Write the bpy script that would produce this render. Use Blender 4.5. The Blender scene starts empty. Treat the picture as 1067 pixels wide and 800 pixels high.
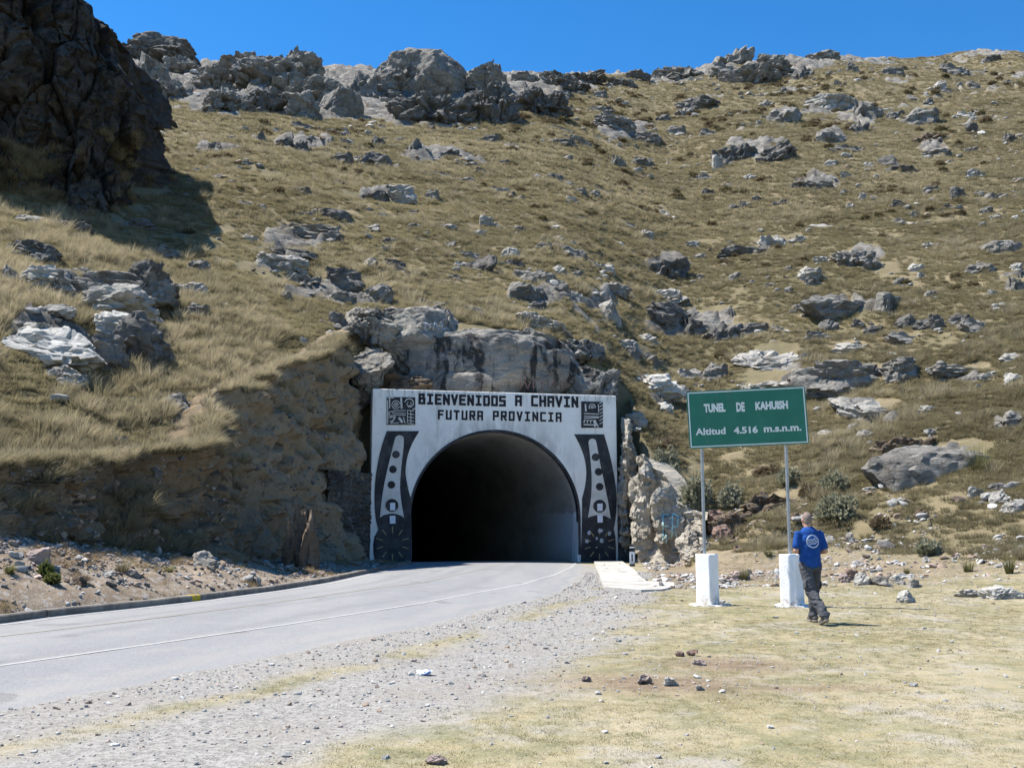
import bpy, bmesh, math, random
import numpy as np
from mathutils import Vector, Matrix
from mathutils.bvhtree import BVHTree

SC = bpy.context.scene
COL = SC.collection
R = math.radians
rng = np.random.default_rng(7)
random.seed(7)

# ------------------------------------------------------------------ view geometry
F, CX, CY, EYE = 1040.0, 533.5, 400.0, 1.6
PITCH = math.atan(146 / F)
cp, sp = math.cos(PITCH), math.sin(PITCH)

def ray(px, py):
    """world direction, scaled so that its y is 1, of a point in the photograph"""
    a = (np.asarray(px, float) - CX) / F
    b = (CY - np.asarray(py, float)) / F
    dy = cp - b * sp
    return a / dy, (sp + b * cp) / dy

def gpt(px, py, z=0.0):
    a, t = ray(px, py)
    d = (z - EYE) / t
    return float(a * d), float(d)

# ------------------------------------------------------------------ noise
def _h(ix, iy, iz, seed):
    with np.errstate(over='ignore'):
        h = (ix.astype(np.uint32) * np.uint32(374761393) + iy.astype(np.uint32) * np.uint32(668265263)
             + iz.astype(np.uint32) * np.uint32(2147483647) + np.uint32((seed * 974634777 + 12345) & 0xffffffff))
        h ^= h >> np.uint32(15); h *= np.uint32(2246822519)
        h ^= h >> np.uint32(13); h *= np.uint32(3266489917)
        h ^= h >> np.uint32(16)
    return h

def _hf(ix, iy, iz, seed):
    return _h(ix, iy, iz, seed).astype(np.float64) / 4294967295.0

def vnoise(p, seed=0):
    """value noise in -1..1 at points p (n,3)"""
    i = np.floor(p).astype(np.int64); f = p - i
    f = f * f * f * (f * (f * 6 - 15) + 10)
    out = 0
    for dx in (0, 1):
        wx = f[:, 0] if dx else 1 - f[:, 0]
        for dy in (0, 1):
            wy = f[:, 1] if dy else 1 - f[:, 1]
            for dz in (0, 1):
                wz = f[:, 2] if dz else 1 - f[:, 2]
                out = out + wx * wy * wz * _hf(i[:, 0] + dx, i[:, 1] + dy, i[:, 2] + dz, seed)
    return out * 2 - 1

def fbm(p, seed=0, oct=4, gain=.5):
    s, a = 0, 1.0
    for k in range(oct):
        s = s + a * vnoise(p * (2.03 ** k) + 17.3 * k, seed + k); a *= gain
    return s

def vn2(x, y, sc, seed, oct=1):
    p = np.stack([np.ravel(x) / sc, np.ravel(y) / sc, np.full(np.size(x), .37)], 1)
    r = fbm(p, seed, oct) if oct > 1 else vnoise(p, seed)
    return r.reshape(np.shape(x))

def worley(p, seed):
    """F1, F2 and a random number of the nearest cell"""
    i = np.floor(p).astype(np.int64)
    n = len(p); f1 = np.full(n, 9.); f2 = np.full(n, 9.); cid = np.zeros(n)
    for dx in (-1, 0, 1):
        for dy in (-1, 0, 1):
            for dz in (-1, 0, 1):
                c = i + np.array([dx, dy, dz])
                q = np.stack([c[:, k] + .1 + .8 * _hf(c[:, 0], c[:, 1], c[:, 2], seed + 11 * k) for k in range(3)], 1)
                d = np.linalg.norm(q - p, axis=1)
                cl = d < f1
                f2 = np.where(cl, f1, np.minimum(f2, d))
                cid = np.where(cl, _hf(c[:, 0], c[:, 1], c[:, 2], seed + 77), cid)
                f1 = np.where(cl, d, f1)
    return f1, f2, cid

def facets(p, seed, tilt=1.0):
    """blocky facets: every cell is a tilted plane with its own offset, in -1..1, and the distance to the next cell"""
    i = np.floor(p).astype(np.int64)
    n = len(p); f1 = np.full(n, 9.); f2 = np.full(n, 9.); val = np.zeros(n)
    for dx in (-1, 0, 1):
        for dy in (-1, 0, 1):
            for dz in (-1, 0, 1):
                c = i + np.array([dx, dy, dz])
                q = np.stack([c[:, k] + .1 + .8 * _hf(c[:, 0], c[:, 1], c[:, 2], seed + 11 * k) for k in range(3)], 1)
                v = p - q; d = np.abs(v).sum(1) * .5 + np.linalg.norm(v, axis=1) * .5
                cl = d < f1
                f2 = np.where(cl, f1, np.minimum(f2, d))
                if cl.any():
                    t = sum(v[:, k] * (_hf(c[:, 0], c[:, 1], c[:, 2], seed + 200 + k) - .5) for k in range(3)) * 2 * tilt
                    val = np.where(cl, _hf(c[:, 0], c[:, 1], c[:, 2], seed + 77) - .5 + t, val)
                f1 = np.where(cl, d, f1)
    return val, f2 - f1

def sstep(a, b, x):
    t = np.clip((x - a) / (b - a), 0, 1)
    return t * t * (3 - 2 * t)

# ------------------------------------------------------------------ plan curves (x as a function of y)
def curve(pts):
    g = sorted(gpt(*p)[::-1] for p in pts)
    ys = np.array([q[0] for q in g]); xs = np.array([q[1] for q in g])
    return ys, xs

K_KERB = curve([(0, 650.7), (57, 643), (129, 635.6), (205, 627), (291, 615.5), (340, 607.5), (391, 596.2), (429, 587.8)])
K_WHITE = curve([(0, 698.5), (149, 676.5), (298, 654), (438, 631), (544, 610), (578, 599.5), (595, 591.5), (600, 586.8)])
K_EDGE = curve([(0, 740), (110, 721.5), (197, 702), (298, 684), (336, 675), (463, 649.5), (513, 635.5), (575, 621), (606, 603), (613, 588)])
K_YEL = curve([(0, 667), (157, 648), (248, 636), (401, 614), (438, 609.6), (500, 595), (527, 588)])
K_GRASS = curve([(270, 800), (420, 757), (545, 718), (640, 660), (680, 625), (690, 600)])
TUN = (-0.2236, 0.9747)          # direction into the tunnel
def cx_(c, y):
    ys, xs = c
    y = np.asarray(y, float)
    r = np.interp(y, ys, xs)
    k0 = (xs[2] - xs[0]) / (ys[2] - ys[0])
    r = np.where(y < ys[0], xs[0] + k0 * (y - ys[0]), r)
    return np.where(y > ys[-1], xs[-1] + TUN[0] / TUN[1] * (y - ys[-1]), r)

CUT_L = (np.array([-5, 10, 16, 20.5, 24.5, 28, 29.5, 33, 36, 38, 43, 60.]), np.array([-19, -14.2, -12.2, -10.9, -9.7, -8.4, -8.9, -8.8, -8.1, -7.3, -6.5, -6.4]))
CUT_R = (np.array([0, 37, 38.5, 39.5, 41, 42.5, 43.5, 45, 60.]), np.array([4.5, 6.6, 7.3, 7.4, 6.7, 5.7, 5.15, 4.85, 4.85]))

# portal plane
PL = Vector((-5.86, 41.6, 0)); PR = Vector((4.63, 44.0, 0))
PW = (PR - PL).length
PD = (PR - PL).normalized(); PN = Vector((PD.y, -PD.x, 0))   # PN faces the camera
def pw(px, py):
    """photograph point -> (s, z) on the portal's face"""
    a, t = ray(px, py)
    d = (PL.x * PN.x + PL.y * PN.y) / (a * PN.x + PN.y)
    q = Vector((float(a * d), float(d), float(EYE + t * d)))
    return (q - PL).dot(PD), q.z

# ------------------------------------------------------------------ the hill
PXK = np.array([-900, -400, 0, 130, 225, 285, 330, 390, 440, 600, 650, 690, 722, 800, 900, 1067, 1500, 2200.])
D0K = np.array([7, 11, 18.0, 21.4, 22.6, 24.2, 25.2, 26.5, 26.5, 27.5, 33, 35.6, 37.5, 35.0, 33.0, 29.0, 22, 15.])
RPX = np.array([-900, -100, 130, 185, 240, 330, 385, 450, 520, 600, 700, 760, 830, 870, 960, 1067, 1500, 2200.])
RPY = np.array([70, 50, 52, 69, 66, 76, 80, 84, 84, 80, 76, 67, 62, 63, 62, 59, 60, 90.])
RPX = CX + (RPX - CX) / .947
DRX = np.array([-900, 130, 240, 430, 520, 700, 800, 1067, 2200.])
DRY = np.array([170, 170, 175, 165, 185, 230, 240, 250, 250.])

def natural(x, y):
    yy = np.maximum(y, 1.5)
    px = CX + F * x / yy
    px = np.clip(px, -900, 2200)
    d0 = sum(np.interp(px + k, PXK, D0K) for k in (-24, -8, 8, 24)) / 4
    tr = ray(CX, sum(np.interp(px + k, RPX, RPY) for k in (-20, 0, 20)) / 3)[1]
    Dr = np.interp(px, DRX, DRY)
    zr = EYE + tr * Dr
    s = zr / (Dr - d0)
    k = np.interp(px, [500, 720, 1067], [1.0, 2.6, 3.0])
    t = (yy - d0) / k
    z = s * k * np.where(t > 30, t, np.log1p(np.exp(np.minimum(t, 30))))
    z = z - np.interp(px, [500, 720], [0.0, .05])
    over = np.maximum(yy - Dr, 0)
    z = np.where(over > 0, zr - over * .35 - 0.0012 * over ** 2, z)
    return z, over

RBX = np.array([100, 150, 230, 330, 390, 500, 560, 605, 640, 740, 770, 840, 900, 1100.])
RBY = np.array([88, 92, 117, 124, 121, 131, 122, 96, 90, 84, 80, 84, 66, 62.])
SPOTS = [(792, 160, 44, 13), (872, 112, 44, 10), (905, 118, 24, 9), (868, 146, 22, 8), (700, 275, 26, 12), (650, 138, 36, 9), (900, 265, 26, 12), (725, 335, 62, 12), (880, 385, 75, 12), (880, 315, 50, 10),
         (950, 345, 55, 10), (305, 245, 40, 8), (290, 268, 38, 10), (330, 295, 45, 10), (370, 305, 40, 10), (575, 300, 45, 14), (625, 305, 25, 15), (690, 405, 30, 12), (120, 320, 42, 32), (45, 355, 45, 18),
         (50, 300, 45, 12), (990, 470, 62, 14), (915, 430, 34, 8), (815, 372, 34, 8), (400, 205, 34, 8), (310, 155, 40, 8), (440, 165, 30, 8), (1010, 385, 36, 6), (940, 178, 30, 6), (850, 190, 30, 6), (970, 155, 24, 8), (780, 262, 38, 8)]
def rocky(x, y, z):
    """where bedrock shows through the grass (0..1)"""
    yy = np.maximum(y, 3.0); t = (z - EYE) / yy
    b = (t * cp - sp) / (cp + t * sp)
    py = CY - F * b; px = CX + F * (x / yy) * (cp - b * sp)
    n1 = vn2(x, y, 4.5, 111) * .6 + vn2(x, y, 1.7, 112) * .35
    nf = vn2(x, y, 13, 113) * .6 + vn2(x, y, 5, 114) * .45 + vn2(x, y, 2, 116) * .2
    lim = np.interp(px, RBX, RBY)
    m = sstep(4, -6, py + nf * 17 - lim) * (py < 140)
    for a, c, r1, r2 in SPOTS:
        q = ((px - a) / r1) ** 2 + ((py - c) / r2) ** 2
        m = np.maximum(m, sstep(.15, .45, 1 - q * .8 + n1 * .9 - .35) * (q < 3))
    g = vn2(x * .55, y, 2.8, 121) * .62 + vn2(x * .6, y, 1.1, 122) * .34 + vn2(x, y, 19, 123) * .30
    m = np.maximum(m, sstep(.50, .60, g) * .9)
    return m * sstep(1.5, 3.5, z) * (y < 262)

def H(x, y, noise=True):
    x = np.asarray(x, float); y = np.asarray(y, float)
    z, over = natural(x, y)
    hm = sstep(.3, 2.0, z)
    far = np.clip(y / 120, .35, 1.6)
    if noise:
        big = vn2(x, y, 17, 3) * 1.5 * far + vn2(x, y, 6.5, 4) * .55 * far
        mid = vn2(x, y, 2.2, 5) * .16 + vn2(x, y, .8, 6) * .07 + vn2(x, y, .35, 9) * .05
        q = z * .8 + vn2(x, y, 9, 8) * 1.6
        terr = (np.abs((q / 1.7) % 1 - .5) - .25) * .9
        damp = sstep(0, 14, y - 24)
        near_p = (1 - .8 * np.exp(-(((x + 9) / 5) ** 2 + ((y - 33) / 8) ** 2))) * (1 - .85 * np.exp(-(((x + .6) / 7) ** 2 + ((y - 45) / 5) ** 2)))
        zn0 = z
        z = z + hm * (big * damp * near_p + mid + terr * .5 * damp * near_p)
    if noise:
        rk = np.where(y > 22, rocky(x, y, zn0), 0)
        shp = np.shape(z); rk1 = np.ravel(rk); zz_ = np.ravel(z).copy(); i = np.where(rk1 > .02)[0]
        if len(i):
            xr_, yr_ = np.ravel(np.broadcast_to(x, shp))[i], np.ravel(np.broadcast_to(y, shp))[i]
            sz = np.clip(yr_ / 70, .45, 2.4); lv = np.where(sz > 1.3, 2.0, np.where(sz > .75, 1.1, .62))
            d3 = np.zeros(len(i))
            for L_ in (.62, 1.1, 2.0):
                j = np.where(lv == L_)[0]
                if not len(j): continue
                q = np.stack([xr_[j] * .6 + .25 * zz_[i][j], yr_[j], np.full(len(j), .5)], 1) / L_
                q = q + .35 * vnoise(q * 1.3, 131)[:, None]
                v1, e1 = facets(q, 132, .8); v2, e2 = facets(q * 2.7, 133, .8)
                d3[j] = L_ * (v1 * .62 + .12 + v2 * .20 - .16 * np.exp(-(e1 / .08) ** 2) - .06 * np.exp(-(e2 / .08) ** 2))
            zz_[i] += rk1[i] * d3
        z = zz_.reshape(shp)
    # flat ground
    base = 0.0 * x
    xk = cx_(K_KERB, y); xe = cx_(K_EDGE, y); xc = np.interp(y, *CUT_L); xr = np.interp(y, *CUT_R)
    wob = vn2(x, y, 1.3, 21) * .35 + vn2(x, y, .5, 22) * .15 if noise else 0
    hb = np.interp(y, [6, 16, 20, 25, 28, 33, 42], [1.0, 1.45, 1.5, 1.05, .7, .42, .15])
    w = np.clip((xk - .25 - x) / np.maximum(xk - .25 - xc, .5), 0, 1.3)
    berm = hb * np.where(w > 0, w ** .75, 0)
    rough = vn2(x, y, 1.1, 31) * .10 + vn2(x, y, .4, 32) * .05 + vn2(x, y, .17, 33) * .03 if noise else 0
    base = base + berm + np.where(w > 0, np.minimum(w * 3, 1) * rough, 0)
    right = sstep(0.0, 1.2, x - xe)
    if noise:
        base = base + right * (vn2(x, y, 3.1, 41) * .035 + vn2(x, y, .9, 42) * .016 + vn2(x, y, .25, 43) * .007) * sstep(2, 6, y)
        base = base + right * sstep(20, 27, y) * sstep(3.2, 5, x - xe) * (vn2(x, y, 1.6, 44) * .10 + vn2(x, y, .5, 45) * .05 + .06)
    # road bed a little below the asphalt
    onroad = (1 - sstep(-.06, .14, xk - x)) * (1 - sstep(-.5, -.12, x - xe))
    base = base - .05 * onroad
    left_of = sstep(.8, 1.15, (xc + wob * .25) - x)
    right_of = sstep(.25, .75, x - (xr + wob * .4))
    p = (x - PL.x) * (-PN.x) + (y - PL.y) * (-PN.y)       # metres behind the portal's face
    s = (x - PL.x) * PD.x + (y - PL.y) * PD.y
    behind = (p > 3.0).astype(float)
    right_of = np.where(y < 38.6, np.maximum(right_of, sstep(38.6, 37.2, y) * sstep(-.3, .6, x - xr)), right_of)
    m = np.maximum(np.maximum(left_of, right_of), behind)
    if noise:      # little earth ledges at the foot of the right-hand slope
        lg = np.exp(-((z - 1.5) / 1.1) ** 2) * sstep(4, 6, x) * sstep(14, 11, x) * (y > 30)
        q2 = z * 1.15 + vn2(x, y, 1.8, 47) * .5
        fr2 = q2 - np.floor(q2)
        z = z + lg * ((sstep(.55, .8, fr2) - fr2) * .55 + vn2(x, y, .45, 48) * .10)
    out = base + m * np.maximum(z - base, 0)
    return out

def attrs(x, y):
    """ground-cover masks: gravel, hill grass, rubble"""
    z, _ = natural(x, y)
    xk = cx_(K_KERB, y); xe = cx_(K_EDGE, y); xg = cx_(K_GRASS, y)
    xc = np.interp(y, *CUT_L)
    n = vn2(x, y, .9, 51) * .5 + vn2(x, y, .33, 52) * .25 + vn2(x, y, 2.5, 53) * .5
    grav = (1 - sstep(-.5, .55, x - xg + n * .9)) * (x > xk)
    e = x - (xe * .62 + xg * .38)
    strip = np.exp(-((e + n * .25) / .28) ** 2) * sstep(.1, .5, vn2(x, y, 1.1, 54) + .45) * (y < 26)
    grav = np.clip(grav - strip * .8, 0, 1)
    hill = sstep(.25, 1.3, z + n * .35) * np.where(x < xk, (x < xc + .3), 1)
    pp = (x - PL.x) * (-PN.x) + (y - PL.y) * (-PN.y)
    xr = np.interp(y, *CUT_R)
    hill = hill * np.maximum(np.maximum(x < xc + .3, x > np.minimum(xr, 12) - .2), pp > 2.9) if True else hill
    hill = np.where((x > xk) & (x < xe + 3) & (pp < 2.9) & (y > 20), np.minimum(hill, (x > xr - .2) * 1.0), hill)
    rub = np.where((x < xk) & (hill < .5), 1.0, 0.0)
    earth = sstep(23, 29, y + n) * (1 - hill) * (x > xe + 2.2)
    earth = np.maximum(earth, sstep(-.1, .5, n + .35) * np.exp(-((z - 1.3) / 1.3) ** 2) * sstep(4, 6, x) * sstep(16, 11, x) * (y > 28) * (z > .1))
    dist = lambda a, b, r1, r2: np.exp(-(((x - a) / r1) ** 2 + ((y - b) / r2) ** 2))
    a, b = gpt(690, 712); bare = dist(a, b, 1.1, .8)
    a, b = gpt(760, 690); bare = np.maximum(bare, dist(a, b, .9, .7) * .9)
    a, b = gpt(830, 715); bare = np.maximum(bare, dist(a, b, .8, .25) * .8)
    bare = np.clip(bare * 1.3 + n * .45 * (bare > .1), 0, 1)
    return grav, hill, rub, np.maximum(earth * .8, bare)

def rock_mask(x, y):
    z, _ = natural(x, y)
    return np.where(y > 22, rocky(x, y, z), 0)

def hit(px, py, dmin=14.0):
    """where rays through points of the photograph first meet the ground"""
    px = np.atleast_1d(np.asarray(px, float)); py = np.atleast_1d(np.asarray(py, float))
    a, t = ray(px, py)
    d = np.concatenate([np.arange(dmin, 70, .12), np.arange(70, 265, .35)])
    X = a[:, None] * d[None]; Y = np.repeat(d[None], len(px), 0)
    Z = EYE + t[:, None] * d[None]
    hh = H(X, Y)
    below = Z <= hh
    k = np.where(below.any(1), below.argmax(1), len(d) - 1)
    bad = ~below.any(1)
    if bad.any():
        k[bad] = (Z - hh)[bad].argmin(1)
    i = np.arange(len(px))
    return np.stack([X[i, k], Y[i, k], hh[i, k]], 1)

# ------------------------------------------------------------------ object helpers
def tag(o, label, cat, group=None, kind=None):
    if label: o['label'] = label
    if cat: o['category'] = cat
    if group: o['group'] = group
    if kind: o['kind'] = kind
    return o

def link(name, me, m=None, parent=None, loc=(0, 0, 0), rot=(0, 0, 0)):
    o = bpy.data.objects.new(name, me); COL.objects.link(o)
    if m is not None:
        me.materials.clear(); me.materials.append(m)
    o.location = loc; o.rotation_euler = rot
    if parent is not None: o.parent = parent
    return o

def empty(name, loc=(0, 0, 0), rz=0):
    o = bpy.data.objects.new(name, None); COL.objects.link(o)
    o.location = loc; o.rotation_euler = (0, 0, rz); o.empty_display_size = .3
    return o

def np_mesh(name, v, f, smooth=True, sharp=None):
    """mesh from numpy vertices and quads/tris"""
    me = bpy.data.meshes.new(name)
    v = np.asarray(v, np.float32); f = np.asarray(f, np.int32)
    me.vertices.add(len(v)); me.vertices.foreach_set('co', v.ravel())
    k = f.shape[1]
    me.loops.add(f.size); me.loops.foreach_set('vertex_index', f.ravel())
    me.polygons.add(len(f))
    me.polygons.foreach_set('loop_start', np.arange(len(f), dtype=np.int32) * k)
    me.polygons.foreach_set('loop_total', np.full(len(f), k, np.int32))
    me.update(calc_edges=True)
    me.polygons.foreach_set('use_smooth', np.full(len(f), smooth, bool))
    if sharp: me.set_sharp_from_angle(angle=sharp)
    return me

def bm_mesh(name, bm, smooth=False, sharp=None):
    me = bpy.data.meshes.new(name)
    bmesh.ops.recalc_face_normals(bm, faces=bm.faces)
    bm.to_mesh(me); bm.free()
    if smooth:
        me.polygons.foreach_set('use_smooth', np.full(len(me.polygons), True, bool))
        me.set_sharp_from_angle(angle=sharp or R(40))
    return me

def box(bm, c, d, rz=0):
    m = Matrix.Translation(c) @ Matrix.Rotation(rz, 4, 'Z') @ Matrix.Diagonal((d[0], d[1], d[2], 1))
    return bmesh.ops.create_cube(bm, size=1, matrix=m)['verts']

def tube(bm, pts, rad, n=10, caps=True):
    """tapered tube through points"""
    pts = [Vector(p) for p in pts]
    rads = rad if isinstance(rad, (list, tuple)) else [rad] * len(pts)
    rings = []
    for i, p in enumerate(pts):
        d = (pts[min(i + 1, len(pts) - 1)] - pts[max(i - 1, 0)]).normalized()
        a = d.orthogonal().normalized() if abs(d.z) < .9 else d.cross(Vector((0, 1, 0))).normalized()
        b = d.cross(a).normalized()
        rings.append([bm.verts.new(p + (a * math.cos(2 * math.pi * k / n) + b * math.sin(2 * math.pi * k / n)) * rads[i]) for k in range(n)])
    for r0, r1 in zip(rings, rings[1:]):
        for k in range(n):
            bm.faces.new((r0[k], r0[(k + 1) % n], r1[(k + 1) % n], r1[k]))
    if caps:
        bm.faces.new(rings[0][::-1]); bm.faces.new(rings[-1])

def prism(bm, pts, y0, y1, frame=None):
    """polygon given as (s, z), extruded from depth y0 to y1 (towards the viewer), through frame(s, z, y)"""
    fr = frame or (lambda s, z, y: (s, -y, z))
    a = [bm.verts.new(fr(s, z, y0)) for s, z in pts]
    b = [bm.verts.new(fr(s, z, y1)) for s, z in pts]
    n = len(pts)
    bm.faces.new(a); bm.faces.new(b[::-1])
    for k in range(n):
        bm.faces.new((a[k], b[k], b[(k + 1) % n], a[(k + 1) % n]))

# ------------------------------------------------------------------ materials
class N:
    def __init__(s, name):
        s.m = bpy.data.materials.new(name); s.m.use_nodes = True
        s.t = s.m.node_tree; s.t.nodes.clear()
        s.out = s.t.nodes.new('ShaderNodeOutputMaterial')
    def n(s, ty, ins=None, **kw):
        nd = s.t.nodes.new('ShaderNode' + ty)
        for k, v in kw.items(): setattr(nd, k, v)
        for k, v in (ins or {}).items(): s.put(nd.inputs[k], v)
        return nd
    def put(s, sock, v):
        if hasattr(v, 'is_linked') or isinstance(v, bpy.types.NodeSocket): s.t.links.new(v, sock)
        elif isinstance(v, (tuple, list)) and len(v) == 3 and sock.type == 'RGBA': sock.default_value = (*v, 1)
        else: sock.default_value = v
    def pos(s): return s.n('NewGeometry').outputs['Position']
    def objc(s): return s.n('TexCoord').outputs['Object']
    def noise(s, scale, detail=4, vec=None, rough=.55, dist=0, dims=None):
        return s.n('TexNoise', {'Vector': vec if vec is not None else s.pos(), 'Scale': scale, 'Detail': detail, 'Roughness': rough, 'Distortion': dist}).outputs['Fac']
    def scale(s, v3, vec=None):
        return s.n('VectorMath', {0: vec if vec is not None else s.pos(), 1: v3}, operation='MULTIPLY').outputs[0]
    def ramp(s, f, a, b):
        return s.n('MapRange', {'Value': f, 'From Min': a, 'From Max': b}, interpolation_type='SMOOTHSTEP').outputs[0]
    def math(s, op, a, b=0.0):
        return s.n('Math', {0: a, 1: b}, operation=op).outputs[0]
    def mix(s, f, a, b, mode='MIX'):
        nd = s.n('Mix', data_type='RGBA', blend_type=mode, clamp_factor=True)
        s.put(nd.inputs[0], f); s.put(nd.inputs[6], a); s.put(nd.inputs[7], b)
        return nd.outputs[2]
    def attr(s, name): return s.n('Attribute', attribute_name=name).outputs['Fac']
    def bump(s, h, strength=.5, dist=.05, normal=None):
        d = {'Height': h, 'Strength': strength, 'Distance': dist}
        if normal is not None: d['Normal'] = normal
        return s.n('Bump', d).outputs[0]
    def done(s, col, rough=.9, bump=None, spec=.2, metal=0.0, **kw):
        b = s.n('BsdfPrincipled', {'Base Color': col, 'Roughness': rough, 'Metallic': metal, 'Specular IOR Level': spec})
        if bump is not None: s.put(b.inputs['Normal'], bump)
        s.t.links.new(b.outputs[0], s.out.inputs[0])
        return s.m

def simple(name, col, rough=.8, var=.12, sc=6, spec=.2, metal=0.0, bumps=None):
    k = N(name)
    f = k.noise(sc, 5)
    c = k.mix(k.ramp(f, .3, .7), tuple(x * (1 - var) for x in col), tuple(min(1, x * (1 + var)) for x in col))
    b = k.bump(k.noise(bumps[0], 4), bumps[1], bumps[2]) if bumps else None
    return k.done(c, rough, b, spec, metal)

def rock_mat(name, lo, hi, lichen=.35, brown=.25, stain=.5, lich_col=(.40, .39, .36), st0=.54, crackw=.02, crackm=.65):
    k = N(name)
    oi = k.n('ObjectInfo').outputs['Random']
    p = k.n('VectorMath', {0: k.pos(), 1: k.n('CombineXYZ', {'X': oi, 'Y': oi, 'Z': oi}).outputs[0]}, operation='ADD').outputs[0]
    pw_ = k.scale((1, 1, 2.6), p)
    c = k.mix(k.ramp(k.noise(.55, 6, pw_, .6), .33, .68), lo, hi)
    c = k.mix(k.math('MULTIPLY', k.ramp(k.noise(.8, 5, p, .65), .52, .68), brown), c, (.13, .085, .045))
    st = k.noise(1.3, 6, k.scale((1, 1, .22), p), .6, .6)
    c = k.mix(k.math('MULTIPLY', k.ramp(st, st0, st0 + .10), stain), c, (.035, .035, .036))
    l1 = k.ramp(k.noise(2.2, 8, p, .7, .3), .53, .62)
    c = k.mix(k.math('MULTIPLY', l1, lichen), c, lich_col)
    l2 = k.ramp(k.noise(9, 6, p, .7), .60, .68)
    c = k.mix(k.math('MULTIPLY', l2, lichen * .8), c, (.05, .05, .045))
    cr = k.n('TexVoronoi', {'Vector': k.n('VectorMath', {0: pw_, 1: k.n('TexNoise', {'Vector': p, 'Scale': 1.7, 'Detail': 6, 'Roughness': .65}).outputs['Color']}, operation='ADD').outputs[0], 'Scale': .85},
             feature='DISTANCE_TO_EDGE').outputs['Distance']
    crk = k.ramp(cr, 0.0, crackw)
    c = k.mix(k.math('MULTIPLY', k.math('MULTIPLY', k.math('SUBTRACT', 1.0, crk), crackm), k.ramp(k.noise(.9, 3, p), .45, .6)), c, (.03, .028, .025))
    b = k.bump(k.noise(1.6, 10, pw_, .68), .9, .28)
    b = k.bump(k.math('MULTIPLY', crk, 1.0), .7, .06, b)
    b = k.bump(k.noise(9, 8, p, .7), .7, .06, b)
    return k.done(c, .92, b, .15)
# ------------------------------------------------------------------ world, sun, camera
SUN_EL = R(60)
SUN_AZ = math.atan2(-0.975, 0.22)                 # from +Y, clockwise
SUN = Vector((math.cos(SUN_EL) * -0.975, math.cos(SUN_EL) * .22, math.sin(SUN_EL))).normalized()
w = bpy.data.worlds.new('World'); SC.world = w; w.use_nodes = True
nt = w.node_tree
sky = nt.nodes.new('ShaderNodeTexSky'); sky.sky_type = 'NISHITA'; sky.sun_disc = False
sky.sun_elevation = SUN_EL; sky.sun_rotation = SUN_AZ
sky.altitude = 3000; sky.air_density = 1.2; sky.dust_density = .1; sky.ozone_density = 3.0
hs_ = nt.nodes.new('ShaderNodeHueSaturation'); hs_.inputs['Saturation'].default_value = 1.33
nt.links.new(sky.outputs[0], hs_.inputs['Color']); nt.links.new(hs_.outputs[0], nt.nodes['Background'].inputs[0])
nt.nodes['Background'].inputs[1].default_value = 0.10
sl = bpy.data.lights.new('sun', 'SUN'); sl.energy = 4.6; sl.angle = R(.5); sl.color = (1, .955, .88)
so = bpy.data.objects.new('sun', sl); COL.objects.link(so)
so.rotation_euler = SUN.to_track_quat('Z', 'Y').to_euler(); so.location = (-60, 20, 90)
cam = bpy.data.cameras.new('camera'); cam.sensor_width = 36; cam.lens = F / 1067 * 36
cam.clip_end = 2000; cam.clip_start = .1
co = bpy.data.objects.new('camera', cam); COL.objects.link(co)
co.location = (0, 0, EYE); co.rotation_euler = (math.pi / 2 + PITCH, 0, 0)
SC.camera = co
SC.view_settings.view_transform = 'Standard'; SC.view_settings.look = 'None'
SC.view_settings.exposure = 1.15; SC.view_settings.gamma = 1
SC.render.engine = 'CYCLES'
SC.cycles.max_bounces = 6; SC.cycles.diffuse_bounces = 3; SC.cycles.transparent_max_bounces = 4

# ------------------------------------------------------------------ terrain
us = np.concatenate([np.linspace(-1.25, -.56, 46)[:-1], np.linspace(-.56, .56, 430), np.linspace(.56, 1.25, 46)[1:]])
ys = np.concatenate([np.linspace(-24, 3, 14)[:-1], np.arange(3, 20, .11), np.arange(20, 62, .13), np.arange(62, 130, .4), np.arange(130, 270, .75), np.linspace(270, 520, 24)])
U, Y = np.meshgrid(us, ys)
X = U * (np.maximum(Y, 3) + 5)
Z = H(X, Y)
nr, nc = X.shape
idx = np.arange(nr * nc).reshape(nr, nc)
fa = np.stack([idx[:-1, :-1], idx[:-1, 1:], idx[1:, 1:], idx[1:, :-1]], -1).reshape(-1, 4)
P = (X - PL.x) * (-PN.x) + (Y - PL.y) * (-PN.y)
S = (X - PL.x) * PD.x + (Y - PL.y) * PD.y
zf = Z.ravel()[fa]; pf = P.ravel()[fa]; sf = S.ravel()[fa]
kill = (zf.min(1) < 1.5) & (zf.max(1) > 3.5) & (sf.min(1) > .3) & (sf.max(1) < 10.5) & (pf.min(1) > 1.5) & (pf.max(1) < 4.5)
fa = fa[~kill]
tme = np_mesh('ground', np.stack([X, Y, Z], -1).reshape(-1, 3), fa)
ga, hi_, ru, ea = attrs(X, Y)
for nm, arr in (('gravel', ga), ('hill', hi_), ('rubble', ru), ('earth', ea), ('rock', rock_mask(X, Y) * hi_)):
    at = tme.attributes.new(nm, 'FLOAT', 'POINT'); at.data.foreach_set('value', np.ascontiguousarray(arr.ravel(), np.float32))

k = N('ground')
p = k.pos()
n1 = k.noise(.35, 6, p, .6); n2 = k.noise(1.7, 6, p, .65); n3 = k.noise(7, 6, p, .7); n4 = k.noise(34, 4, p, .7)
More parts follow.
